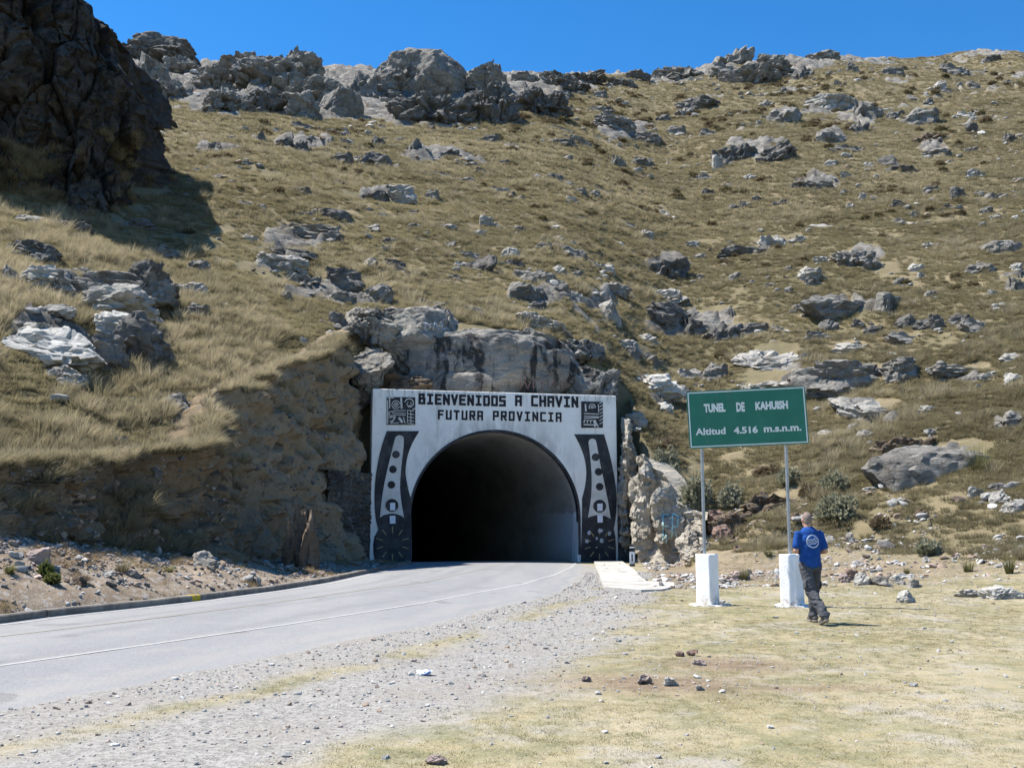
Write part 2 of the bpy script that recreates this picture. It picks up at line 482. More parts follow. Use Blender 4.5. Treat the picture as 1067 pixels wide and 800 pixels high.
# short dry turf
turf = k.mix(k.ramp(n2, .35, .68), (.285, .235, .125), (.150, .148, .066))
turf = k.mix(k.ramp(n1, .42, .64), turf, (.315, .265, .165))
turf = k.mix(k.math('MULTIPLY', k.ramp(k.noise(.8, 7, p, .7), .5, .62), .75), turf, (.30, .275, .235))
turf = k.mix(k.math('MULTIPLY', k.ramp(n3, .5, .66), .5), turf, (.34, .30, .22))
turf = k.mix(k.math('MULTIPLY', k.ramp(k.noise(2.4, 6, k.scale((1, 1.4, 1), p), .7), .54, .64), .6), turf, (.125, .130, .058))
turf = k.mix(k.math('MULTIPLY', k.ramp(n4, .5, .75), .55), turf, (.13, .115, .06))
turf = k.mix(.12, turf, (.36, .35, .33))
# gravel
vor = k.n('TexVoronoi', {'Vector': p, 'Scale': 30.0})
vor2 = k.n('TexVoronoi', {'Vector': p, 'Scale': 85.0})
gr = k.mix(k.ramp(k.n('SeparateColor', {0: vor.outputs['Color']}).outputs[0], 0, 1), (.165, .157, .145), (.30, .288, .268))
gr = k.mix(k.math('MULTIPLY', k.ramp(k.n('SeparateColor', {0: vor2.outputs['Color']}).outputs[1], .3, 1), .5), gr, (.32, .305, .285))
gr = k.mix(k.math('MULTIPLY', k.ramp(k.noise(.7, 5, p), .45, .7), .6), gr, (.235, .215, .185))
# earth between
er = k.mix(k.ramp(n2, .35, .7), (.225, .175, .12), (.135, .10, .068))
er = k.mix(k.math('MULTIPLY', k.ramp(n3, .54, .66), .6), er, (.29, .255, .21))
# rubble
rb = k.mix(k.ramp(n2, .35, .65), (.255, .205, .15), (.17, .13, .092))
rb = k.mix(k.math('MULTIPLY', k.ramp(n3, .5, .62), .7), rb, (.33, .31, .285))
# hill
hl = k.mix(k.ramp(k.noise(.13, 6, k.scale((1, 1, 2.2), p), .6), .36, .64), (.215, .175, .108), (.14, .122, .070))
hl = k.mix(k.math('MULTIPLY', k.ramp(n2, .45, .7), .6), hl, (.165, .13, .08))
hl = k.mix(k.math('MULTIPLY', k.ramp(k.noise(.9, 7, k.scale((1, 1, 3), p), .7), .54, .68), .3), hl, (.335, .285, .19))
hl = k.mix(k.math('MULTIPLY', k.ramp(k.noise(2.6, 7, p, .75), .60, .68), .55), hl, (.21, .20, .185))
hl = k.mix(k.math('MULTIPLY', k.ramp(k.noise(13, 6, p, .75), .5, .66), .6), hl, (.115, .095, .055))
hl = k.mix(k.math('MULTIPLY', k.ramp(k.noise(5, 7, p, .75), .56, .64), .5), hl, (.155, .12, .08))
c = k.mix(k.attr('gravel'), turf, gr)
c = k.mix(k.attr('earth'), c, er)
c = k.mix(k.attr('rubble'), c, rb)
c = k.mix(k.attr('hill'), c, hl)
pr = k.scale((1, 1, 2.4), p)
rc = k.mix(k.ramp(k.noise(.5, 7, pr, .62), .35, .66), (.125, .118, .108), (.255, .238, .21))
rc = k.mix(k.math('MULTIPLY', k.ramp(k.noise(1.1, 7, p, .68), .5, .63), .55), rc, (.31, .295, .27))
rc = k.mix(k.math('MULTIPLY', k.ramp(k.noise(.7, 7, k.scale((1, 1, .3), p), .65), .55, .66), .6), rc, (.055, .055, .054))
rc = k.mix(k.math('MULTIPLY', k.ramp(k.noise(.45, 5, p), .56, .66), .35), rc, (.15, .11, .07))
rm_ = k.ramp(k.math('ADD', k.attr('rock'), k.math('MULTIPLY', k.math('SUBTRACT', k.noise(1.6, 7, p, .75), .5), 1.1)), .38, .55)
c = k.mix(rm_, c, rc)
b = k.bump(n2, .5, .12)
b = k.bump(n3, .6, .05, b)
b = k.bump(k.noise(1.3, 10, pr, .7), k.math('MULTIPLY', rm_, .9), .35, b)
b = k.bump(vor.outputs['Distance'], .5, .012, b)
b = k.bump(n4, .5, .012, b)
GROUND = k.done(c, .95, b, .08)
tag(link('ground', tme, GROUND), 'valley floor and steep dry mountainside', 'ground', kind='structure')

# ------------------------------------------------------------------ road
ry = np.concatenate([np.arange(-6, 44, .2), np.arange(44, 120, 2.)])
xk, xe, xw, xy = (cx_(c_, ry) for c_ in (K_KERB, K_EDGE, K_WHITE, K_YEL))
edge_n = vn2(ry, ry * 0 + 3, .7, 61, 3) * .16 + vn2(ry, ry * 0, 2.5, 62) * .2
xe2 = np.where(ry < 36, xe + edge_n, xe)
xe2 = np.where(ry > 42.6, xe2 + .1, xe2)
T = np.linspace(0, 1, 30)
RX = xk[:, None] + .0 + (xe2 - xk)[:, None] * T[None]
RYY = np.repeat(ry[:, None], 30, 1)
crown = .012 + .05 * (1 - (2 * T - .9) ** 2).clip(0) 
crown[-1] = -.035; crown[-2] = .006
RZ = np.repeat(crown[None], len(ry), 0) - .065 * np.maximum(ry - 42.4, 0)[:, None]
nr, nc = RX.shape
idx = np.arange(nr * nc).reshape(nr, nc)
fa = np.stack([idx[:-1, :-1], idx[:-1, 1:], idx[1:, 1:], idx[1:, :-1]], -1).reshape(-1, 4)
k = N('asphalt'); p = k.pos()
along = k.scale((1, .12, 1), p)
c = k.mix(k.ramp(k.noise(.5, 6, along, .6), .35, .68), (.172, .175, .182), (.222, .222, .222))
c = k.mix(k.math('MULTIPLY', k.ramp(k.noise(1.2, 7, p, .7), .5, .68), .5), c, (.245, .235, .22))
lane = k.n('Attribute', attribute_name='lane').outputs['Fac']
for c0_, w_, col_, f_ in ((.22, .05, (.135, .137, .142), .55), (.40, .05, (.135, .137, .142), .5), (.31, .02, (.12, .12, .122), .45), (.62, .05, (.14, .14, .145), .5), (.90, .06, (.25, .235, .215), .6), (.99, .05, (.29, .275, .25), .8)):
    dl = k.math('ABSOLUTE', k.math('SUBTRACT', k.math('ADD', lane, k.math('MULTIPLY', k.math('SUBTRACT', k.noise(.6, 4, along), .5), .06)), c0_))
    c = k.mix(k.math('MULTIPLY', k.math('MULTIPLY', k.math('SUBTRACT', 1.0, k.ramp(dl, 0, w_)), f_), k.ramp(k.noise(.8, 5, along), .3, .6)), c, col_)
c = k.mix(k.math('MULTIPLY', k.ramp(k.noise(.9, 3, p, .4), .66, .70), .5), c, (.09, .09, .092))
sp_ = k.n('SeparateColor', {0: k.n('TexVoronoi', {'Vector': p, 'Scale': 75.0}).outputs['Color']}).outputs[0]
c = k.mix(k.math('MULTIPLY', k.ramp(sp_, .2, 1), .35), c, (.36, .35, .335))
c = k.mix(k.math('MULTIPLY', k.ramp(k.noise(60, 3, p), .55, .75), .4), c, (.10, .10, .10))
ck = k.n('TexVoronoi', {'Vector': k.n('VectorMath', {0: p, 1: k.n('TexNoise', {'Vector': p, 'Scale': 1.5, 'Detail': 5}).outputs['Color']}, operation='ADD').outputs[0], 'Scale': .33}, feature='DISTANCE_TO_EDGE').outputs['Distance']
c = k.mix(k.math('MULTIPLY', k.math('SUBTRACT', 1.0, k.ramp(ck, 0, .008)), .12), c, (.07, .07, .07))
ASPH = k.done(c, .88, k.bump(k.noise(70, 4, p), .35, .008), .25)
rme = np_mesh('road', np.stack([RX, RYY, RZ], -1).reshape(-1, 3), fa)
at = rme.attributes.new('lane', 'FLOAT', 'POINT'); at.data.foreach_set('value', np.tile(T, len(ry)).astype(np.float32))
tag(link('road', rme, ASPH), 'grey asphalt road curving into the tunnel', 'road', kind='structure')

def zroad(x, y):
    a, e = float(cx_(K_KERB, y)), float(cx_(K_EDGE, y))
    t = (x - a) / (e - a)
    return .012 + .05 * max(0, 1 - (2 * t - .9) ** 2) - .065 * max(y - 42.4, 0)

def stripe(name, cur, wd, col, y0, y1, off=0.0, wear=.5, keep=None, label=''):
    yy = np.arange(y0, y1, .12); v = []; f = []
    xs = cx_(cur, yy) + off
    for i in range(len(yy)):
        tx = xs[min(i + 1, len(yy) - 1)] - xs[max(i - 1, 0)]; ty = yy[min(i + 1, len(yy) - 1)] - yy[max(i - 1, 0)]
        l = math.hypot(tx, ty); nx, ny = ty / l, -tx / l
        for q in (-.5, .5):
            X_, Y_ = xs[i] + nx * wd * q, yy[i] + ny * wd * q
            v.append((X_, Y_, zroad(X_, Y_) + .005))
    for i in range(len(yy) - 1):
        if keep is None or keep(yy[i]): f.append((2 * i, 2 * i + 1, 2 * i + 3, 2 * i + 2))
    m = N(name + '_paint'); pp = m.pos()
    wn = m.math('MULTIPLY', m.ramp(m.noise(11, 6, pp, .75), .42, .62), wear)
    mat = m.done(m.mix(wn, col, (.24, .235, .225)), .8, None, .2)
    tag(link(name, np_mesh(name, v, f), mat), label, 'road marking', kind='structure')
stripe('edge_line', K_WHITE, .085, (.36, .36, .345), -5, 46, 0, .55, label='white line painted along the near edge of the lane')
stripe('centre_line', K_YEL, .09, (.25, .225, .18), -5, 44, 0, .95, label='worn yellowish line faded along the middle of the road')
stripe('far_edge_line', K_KERB, .09, (.42, .42, .41), -5, 43, .32, .8, label='worn white line along the kerb')

# kerb: one long low kerb cast in lengths
bm = bmesh.new()
yk = np.arange(4, 42.2, .5)
sec = [(-.20, -.1), (-.20, .13), (-.185, .145), (-.02, .145), (0.0, .125), (0.012, -.1)]
prev = None
for i, y in enumerate(yk):
    x = float(cx_(K_KERB, y)); x2 = float(cx_(K_KERB, y + .1)); a = math.atan2(x2 - x, .1)
    jz = .012 * math.sin(i * 1.7) if i % 8 == 0 else 0
    ring = [bm.verts.new((x + s_ * math.cos(a), y - s_ * math.sin(a), z_ + jz)) for s_, z_ in sec]
    gap = (i % 9 == 0)
    if prev:
        for q in range(len(sec)):
            bm.faces.new((prev[q], prev[(q + 1) % len(sec)], ring[(q + 1) % len(sec)], ring[q]))
    if gap:
        if prev: bm.faces.new(ring)
        ring2 = [bm.verts.new(v_.co + Vector((math.sin(a) * .035, .035, 0))) for v_ in ring]
        bm.faces.new(ring2[::-1]); ring = ring2
    prev = ring
kerbm = N('kerb_concrete'); p = kerbm.pos()
kc = kerbm.mix(kerbm.ramp(kerbm.noise(2.5, 7, p, .7), .35, .65), (.225, .205, .175), (.12, .108, .095))
ksx = kerbm.n('SeparateXYZ', {0: p}).outputs[1]
ymk = gpt(205, 627)[1]
pm = kerbm.math('MULTIPLY', kerbm.ramp(ksx, ymk - .16, ymk - .12), kerbm.math('SUBTRACT', 1.0, kerbm.ramp(ksx, ymk + .12, ymk + .16)))
kc = kerbm.mix(kerbm.math('MULTIPLY', pm, kerbm.ramp(kerbm.noise(9, 5, p), .35, .5)), kc, (.46, .33, .03))
KERBM = kerbm.done(kc, .9, kerbm.bump(kerbm.noise(14, 5, p), .5, .02), .15)
tag(link('kerb', bm_mesh('kerb', bm), KERBM), 'low concrete kerb along the far side of the road', 'kerb', kind='structure')

# ------------------------------------------------------------------ tunnel portal
PORTAL = empty('tunnel_portal', PL, math.atan2(PD.y, PD.x))
tag(PORTAL, 'white concrete tunnel portal with black painted side bands and welcome lettering', 'tunnel portal')
cs = pw(517, 539); AC = (cs[0], cs[1]); AR = 3.64
ztop = 7.25
tl = pw(388, 407); tr_ = pw(641, 411)
arch = []
for i in range(49):
    a = math.pi - math.pi * i / 48
    arch.append((AC[0] + AR * math.cos(a), AC[1] + AR * math.sin(a)))
foot = [(AC[0] - AR + .08, -.3)], [(AC[0] + AR - .08, -.3)]
outline = [(0.0, -.3), (0.0, ztop), (PW, ztop), (PW, -.3)] + foot[1] + arch[::-1] + foot[0]

k = N('whitewash'); p = k.pos(); lc = k.objc()
c = k.mix(k.ramp(k.noise(.8, 6, p, .6), .35, .7), (.80, .775, .735), (.70, .675, .635))
st = k.noise(3.0, 6, k.scale((1, 1, .10), p), .65, .3)
c = k.mix(k.math('MULTIPLY', k.ramp(st, .52, .70), .55), c, (.36, .335, .30))
zz = k.n('SeparateXYZ', {0: p}).outputs[2]
top = k.math('MULTIPLY', k.ramp(zz, 6.4, 7.3), k.ramp(k.noise(7, 6, k.scale((1, 1, .2), p), .7), .48, .66))
c = k.mix(k.math('MULTIPLY', top, .6), c, (.22, .2, .17))
c = k.mix(k.math('MULTIPLY', k.ramp(k.noise(14, 5, p, .7), .60, .68), .6), c, (.3, .27, .22))
lx, ly, lz = k.n('SeparateXYZ', {0: lc}).outputs
ax = k.math('SUBTRACT', lx, AC[0]); az = k.math('SUBTRACT', lz, AC[1])
ra = k.math('SQRT', k.math('ADD', k.math('MULTIPLY', ax, ax), k.math('MULTIPLY', az, az)))
soot = k.math('MULTIPLY', k.math('SUBTRACT', 1.0, k.ramp(ra, AR, AR + 1.3)), k.ramp(az, .8, 3.6))
c = k.mix(k.math('MULTIPLY', k.math('MULTIPLY', soot, k.ramp(k.noise(2.5, 6, k.scale((1, 1, .35), p), .65), .35, .65)), .5), c, (.16, .15, .14))
WHITEW = k.done(c, .85, k.bump(k.noise(5, 6, p), .25, .03), .2)
k = N('black_paint'); p = k.pos()
c = k.mix(k.ramp(k.noise(1.6, 7, p, .65), .4, .7), (.022, .023, .027), (.060, .060, .063))
c = k.mix(k.math('MULTIPLY', k.ramp(k.noise(8, 6, k.scale((1, 1, .3), p), .7), .58, .68), .5), c, (.14, .13, .12))
BLACKP = k.done(c, .7, k.bump(k.noise(8, 5, p), .3, .02), .25)
k = N('lettering_paint'); p = k.pos()
LETP = k.done(k.mix(k.math('MULTIPLY', k.ramp(k.noise(12, 6, p, .7), .55, .7), .4), (.018, .018, .024), (.2, .2, .2)), .7, None, .2)
k = N('cream_paint'); p = k.pos()
CREAM = k.done(k.mix(k.ramp(k.noise(2, 6, p), .35, .7), (.60, .585, .55), (.47, .455, .42)), .85, k.bump(k.noise(9, 5, p), .2, .02), .2)
k = N('lining_concrete'); p = k.pos()
c = k.mix(k.ramp(k.noise(.9, 6, k.scale((1, .3, 1), p), .65), .35, .7), (.42, .40, .365), (.28, .265, .235))
zz = k.n('SeparateXYZ', {0: p}).outputs[2]
drip = k.math('ADD', zz, k.math('MULTIPLY', k.noise(1.6, 4, k.scale((1, 1, .1), p)), -.7))
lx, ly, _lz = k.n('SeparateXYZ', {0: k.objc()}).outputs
near_ = k.math('MULTIPLY', k.math('SUBTRACT', 1.0, k.ramp(k.math('ADD', ly, k.math('MULTIPLY', k.noise(1.1, 5, p), 1.5)), 2.5, 10.0)), k.math('GREATER_THAN', lx, 5.0))  # right wall's pale paint fades inward: daylight at the mouth painted into the colour
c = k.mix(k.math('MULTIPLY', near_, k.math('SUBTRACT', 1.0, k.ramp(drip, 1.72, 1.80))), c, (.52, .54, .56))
LINING = k.done(c, .75, k.bump(k.noise(6, 5, p), .3, .03), .3)

def pf(s, z, y): return (s, -y, z)       # portal local frame: x along the wall, -y towards the viewer
bm = bmesh.new(); prism(bm, outline, -.85, 0.0, pf)
o = link('wall', bm_mesh('wall', bm), WHITEW, PORTAL)
mo = o.modifiers.new('b', 'BEVEL'); mo.width = .035; mo.segments = 2; mo.limit_method = 'ANGLE'; mo.angle_limit = R(50)
# lining
prof = [(AC[0] - AR + .08, -.25), (AC[0] - AR + .02, .8)] + arch + [(AC[0] + AR - .02, .8), (AC[0] + AR - .08, -.25)]
v, f = [], []
deps = [.02, 1, 2.5, 5, 10, 20, 40, 70]
for d in deps:
    for s_, z_ in prof: v.append((s_, d, z_ - .065 * d * (z_ < 2.5)))
m = len(prof)
for i in range(len(deps) - 1):
    for j in range(m - 1):
        f.append((i * m + j, i * m + j + 1, (i + 1) * m + j + 1, (i + 1) * m + j))
me = np_mesh('lining', v, f)
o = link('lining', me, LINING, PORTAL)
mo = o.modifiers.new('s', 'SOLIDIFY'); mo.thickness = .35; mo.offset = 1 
bm = bmesh.new(); prism(bm, [(0.5, -6), (0.5, 6.4), (10.2, 6.4), (10.2, -6)], -70.6, -70.2, pf)
link('dark_end_cap', bm_mesh('dark_end_cap', bm), simple('end_cap_black', (.05, .05, .05)), PORTAL)  # added cap, not a real wall: closes the shortened tunnel to keep it dark
# rim
bm = bmesh.new()
ring_o = [(AC[0] - AR - .10, .3)] + [(AC[0] + (AR + .10) * math.cos(math.pi - math.pi * i / 48), AC[1] + (AR + .10) * math.sin(math.pi * i / 48)) for i in range(49)] + [(AC[0] + AR + .10, .3)]
ring_i = [(AC[0] - AR + .03, .3)] + [(a + (.004 if a < AC[0] else -.004), b - .004) for a, b in arch] + [(AC[0] + AR - .03, .3)]
prism(bm, ring_o + ring_i[::-1], -.3, .018, pf)
link('arch_rim', bm_mesh('arch_rim', bm), BLACKP, PORTAL)

ZO = (370, 390, 3.557)
def zp(X_, Y_): return pw(ZO[0] + X_ / ZO[2], ZO[1] + Y_ / ZO[2])
def smooth_poly(pts, n=4):
    """Catmull-Rom through zoom-space points (open), list of tuples"""
    out = []
    for i in range(len(pts) - 1):
        p0 = pts[max(i - 1, 0)]; p1 = pts[i]; p2 = pts[i + 1]; p3 = pts[min(i + 2, len(pts) - 1)]
        for q in range(n):
            t = q / n
            out.append(tuple(.5 * (2 * p1[a] + (p2[a] - p0[a]) * t + (2 * p0[a] - 5 * p1[a] + 4 * p2[a] - p3[a]) * t * t + (3 * p1[a] - p0[a] - 3 * p2[a] + p3[a]) * t ** 3) for a in (0, 1)))
    out.append(pts[-1]); return out
def circ(cx0, cy0, r, n=26): return [(cx0 + r * math.cos(2 * math.pi * i / n), cy0 + r * math.sin(2 * math.pi * i / n)) for i in range(n)]
def zpoly(bm, pts, y0, y1):
    pts = [zp(*q) for q in pts]
    area = sum(pts[i][0] * pts[(i + 1) % len(pts)][1] - pts[(i + 1) % len(pts)][0] * pts[i][1] for i in range(len(pts)))
    if area < 0: pts = pts[::-1]
    prism(bm, pts, y0, y1, pf)
def part(name, polys, y1, mat, parent=PORTAL, y0=-.05, label=None):
    bm = bmesh.new()
    for q, pts in enumerate(polys): zpoly(bm, pts, y0, y1 + q * .0007)
    o = link(name, bm_mesh(name, bm), mat, parent)
    if label: o['label'] = label
    return o

def band(side):
    if side == 'l':
        outer = smooth_poly([(118, 210), (100, 262), (84, 330), (74, 400), (72, 470), (76, 530), (86, 575)])
        wheel = [(72, 600), (67, 630), (68, 660), (74, 700)]
        inner = [(210, 700), (211, 640), (209, 560), (207, 500), (206, 455)] + smooth_poly([(203, 448), (194, 410), (187, 360), (194, 305), (212, 255), (238, 210)])
        tongue = smooth_poly([(147, 240), (127, 320), (109, 400), (98, 470), (92, 530)]) + smooth_poly([(105, 521), (137, 515), (165, 521), (181, 531)]) + smooth_poly([(172, 480), (166, 420), (170, 350), (178, 280), (180, 240)]) + [(178, 231), (170, 226), (160, 226), (151, 231)]
        dots = [(151, 297, 14), (140, 352, 14), (134, 409, 14)]; big = (136, 485, 24)
        labs = [[(129, 476), (148, 475), (148, 503), (129, 504)], [(128, 524), (149, 523), (149, 552), (128, 553)]]
        wc = (138, 626); wr = 68
        clip = None
    else:
        outer = smooth_poly([(922, 222), (944, 300), (960, 380), (968, 450), (966, 520), (958, 572)])
        wheel = [(964, 600), (966, 640), (966, 690)]
        inner = [(836, 700), (838, 640), (840, 560), (841, 500), (841, 462)] + smooth_poly([(843, 452), (853, 410), (857, 360), (850, 310), (834, 265), (812, 222)])
        tongue = smooth_poly([(864, 252), (872, 320), (876, 390), (873, 460), (862, 530)]) + smooth_poly([(880, 524), (904, 520), (925, 524), (946, 534)]) + smooth_poly([(936, 470), (922, 400), (906, 325), (893, 252)]) + [(889, 242), (881, 238), (873, 239), (867, 243)]
        dots = [(890, 307, 14), (901, 361, 14), (905, 416, 14)]; big = (905, 488, 24)
        labs = [[(896, 479), (915, 478), (915, 505), (896, 506)], [(897, 521), (916, 520), (916, 548), (897, 549)]]
        wc = (904, 628); wr = 62
    g = part('side_band', [outer + wheel + inner], .03, BLACKP)
    part('tongue_panel', [tongue], .05, CREAM, g)
    for d in dots: part('dot', [circ(*d)], .066, BLACKP, g)
    part('large_dot', [circ(*big)], .067, BLACKP, g)
    pm_ = simple('paper', (.66, .68, .74), .7, .1, 9)
    for l_ in labs: part('paper_notice', [l_], .078, pm_, g)
    w_ = part('carved_wheel', [circ(*wc, wr * .97, 40)], .06, BLACKP, g)
    ticks = []
    for i in range(10):
        a = 2 * math.pi * (i + .5) / 10
        ca, sa = math.cos(a), math.sin(a); t_ = 1.9
        r0, r1 = wr * .56, wr * .93
        ticks.append([(wc[0] + ca * r0 - sa * t_, wc[1] + sa * r0 + ca * t_), (wc[0] + ca * r1 - sa * t_, wc[1] + sa * r1 + ca * t_),
                      (wc[0] + ca * r1 + sa * t_, wc[1] + sa * r1 - ca * t_), (wc[0] + ca * r0 + sa * t_, wc[1] + sa * r0 - ca * t_)])
    tm_ = simple('ochre_paint', (.30, .24, .13), .8, .2, 9)
    for t_ in ticks: part('wheel_tick', [t_], .075, tm_, g)
    part('wheel_hub', [circ(*wc, wr * .42, 24)], .085, BLACKP, g)
    if side == 'r':
        r_ = random.Random(4); sc = []
        for (a, b_, wd, ht) in ((866, 586, 15, 24), (907, 578, 20, 22), (941, 588, 13, 22), (858, 618, 18, 18), (893, 608, 12, 14), (912, 615, 22, 20), (893, 640, 9, 9)):
            sc.append([(a + wd / 2 * math.cos(t) * r_.uniform(.55, 1), b_ + ht / 2 * math.sin(t) * r_.uniform(.55, 1)) for t in [2 * math.pi * i / 8 for i in range(8)]])
        tp_ = simple('torn_paper', (.42, .44, .47), .8, .4, 14)
        for q_ in sc: part('torn_poster', [q_], .09, tp_, g)
band('l'); band('r')

# carved relief squares: dark slabs with an abstract stepped and looped pattern
bm = bmesh.new()
for q in ((.6, 10.2, 2.0),):
    vs = [bm.verts.new(t) for t in ((.6, .3, -.12), (10.2, .3, -.12), (10.2, 70, -.12 - .065 * 70), (.6, 70, -.12 - .065 * 70))]; vb = [bm.verts.new(v_.co - Vector((0, 0, .3))) for v_ in vs]
    bm.faces.new(vs); bm.faces.new(vb[::-1])
    for i in range(4): bm.faces.new((vs[i], vb[i], vb[(i + 1) % 4], vs[(i + 1) % 4]))
link('floor', bm_mesh('floor', bm), simple('tunnel_floor', (.10, .10, .10), .9), PORTAL)
def relief(x0, y0, x1, y1, seed, ragged=0):
    r_ = random.Random(seed)
    g = part('relief_panel', [[(x0, y0), (x1, y0 + 1), (x1, y1), (x0, y1)]], .025, BLACKP)
    W_, H_ = x1 - x0, y1 - y0
    dark, lite = [], []
    def seg(a, b, w_, dst):
        dx, dy = b[0] - a[0], b[1] - a[1]; l = math.hypot(dx, dy) or 1
        if dst is dark: w_ *= 1.55
        nx, ny = -dy / l * w_ / 2, dx / l * w_ / 2
        dst.append([(a[0] + nx, a[1] + ny), (b[0] + nx, b[1] + ny), (b[0] - nx, b[1] - ny), (a[0] - nx, a[1] - ny)])
    def loop(cx0, cy0, r, w_, dst, a0=0, a1=2 * math.pi, n=16):
        if dst is dark: w_ *= 1.45
        o_ = [(cx0 + (r + w_ / 2) * math.cos(a0 + (a1 - a0) * i / n), cy0 + (r + w_ / 2) * math.sin(a0 + (a1 - a0) * i / n)) for i in range(n + 1)]
        i_ = [(cx0 + (r - w_ / 2) * math.cos(a0 + (a1 - a0) * i / n), cy0 + (r - w_ / 2) * math.sin(a0 + (a1 - a0) * i / n)) for i in range(n + 1)]
        dst.append(o_ + i_[::-1])
    P_ = lambda a, b: (x0 + a * W_, y0 + b * H_)
    if not ragged:
        seg(P_(.03, .12), P_(.03, .97), 4, lite); seg(P_(.10, .05), P_(.10, .40), 4, lite); seg(P_(.50, .03), P_(.52, .42), 7, lite)
        cx0, cy0 = P_(.32, .28); loop(cx0, cy0, 15, 2.6, lite, .4, 2 * math.pi - .2); loop(cx0, cy0, 8, 2.4, lite); loop(cx0, cy0, 3, 2, lite)
        cx0, cy0 = P_(.78, .22); loop(cx0, cy0, 16, 3.5, lite, -2.9, 1.2); loop(cx0, cy0 + 4, 8, 2.4, lite, -1, 4.4); loop(cx0 + 1, cy0 + 12, 3.5, 2.2, lite)
        for b_ in (.50, .575, .645): seg(P_(.20, b_), P_(.66, b_ + r_.uniform(-.02, .02)), 2.6, lite)
        cx0, cy0 = P_(.15, .60); loop(cx0, cy0, 8, 3, lite, 1.0, 5.6)
        seg(P_(.06, .74), P_(.30, .70), 4, lite); seg(P_(.30, .72), P_(.14, .96), 5, lite); seg(P_(.42, .74), P_(.55, .92), 9, lite); seg(P_(.58, .72), P_(.64, .96), 3, lite)
        seg(P_(.22, .95), P_(.42, .93), 3, lite); loop(*P_(.16, .90), 5, 2.4, lite, 2.6, 7.6)
        for b_ in (.48, .60, .72, .84, .94): seg(P_(.72, b_), P_(.95, b_ + .03), 2.4, lite)
        for a in (.72, .84): seg(P_(a, .46), P_(a, .95), 2.2, lite)
        seg(P_(.90, .46), P_(.99, .40), 4, lite); seg(P_(.02, .03), P_(.24, .03), 3, lite)
    else:
        for q in range(7):
            b_ = .08 + q * .13; seg(P_(.84, b_), P_(1.0, b_ - .08), 3, lite)
        cx0, cy0 = P_(.5, .22); loop(cx0, cy0, 11, 3, lite, 2.6, 6.6); loop(cx0, cy0, 4, 3, lite)
        seg(P_(.18, .1), P_(.2, .38), 5, lite); seg(P_(.78, .12), P_(.8, .42), 3, lite)
        for b_ in (.46, .56, .64): seg(P_(.12, b_), P_(.8, b_ + r_.uniform(-.02, .03)), 3, lite)
        for a in (.12, .27, .42, .57): seg(P_(a, .72), P_(a + .1, .72), 3, lite); seg(P_(a, .72), P_(a, .82), 3, lite)
        seg(P_(.1, .88), P_(.72, .9), 4, lite); seg(P_(.62, .72), P_(.62, .97), 5, lite); seg(P_(.62, .74), P_(.78, .97), 4, lite)
    if dark: part('carved_pattern', dark, .05, BLACKP, g)
    if lite: part('carved_pattern', lite, .05, CREAM, g)
relief(117, 84, 223, 187, 1)
relief(838, 100, 918, 198, 2, 1)

GL = {  # block letters as strokes on a unit cell, y up
 'B': [[(0, 0), (0, 1), (.85, 1), (.85, .55), (0, .55)], [(.85, .55), (1, .5), (1, 0), (0, 0)]], 'I': [[(.1, 0), (.9, 0)], [(.1, 1), (.9, 1)], [(.5, 0), (.5, 1)]],
 'E': [[(1, 0), (0, 0), (0, 1), (1, 1)], [(0, .52), (.8, .52)]], 'N': [[(0, 0), (0, 1)], [(0, 1), (1, 0)], [(1, 0), (1, 1)]],
 'V': [[(0, 1), (.5, 0), (1, 1)]], 'D': [[(0, 0), (0, 1), (.85, 1), (1, .85), (1, .15), (.85, 0), (0, 0)]], 'O': [[(0, 0), (0, 1), (1, 1), (1, 0), (0, 0)]],
 'S': [[(1, 1), (0, 1), (0, .52), (1, .52), (1, 0), (0, 0)]], 'A': [[(0, 0), (0, 1), (1, 1), (1, 0)], [(0, .45), (1, .45)]], 'C': [[(1, 1), (0, 1), (0, 0), (1, 0)]],
 'H': [[(0, 0), (0, 1)], [(1, 0), (1, 1)], [(0, .5), (1, .5)]], 'F': [[(0, 0), (0, 1), (1, 1)], [(0, .52), (.8, .52)]], 'U': [[(0, 1), (0, 0), (1, 0), (1, 1)]],
 'T': [[(0, 1), (1, 1)], [(.5, 1), (.5, 0)]], 'R': [[(0, 0), (0, 1), (1, 1), (1, .48), (0, .48)], [(.45, .48), (1, 0)]], 'P': [[(0, 0), (0, 1), (1, 1), (1, .45), (0, .45)]]}
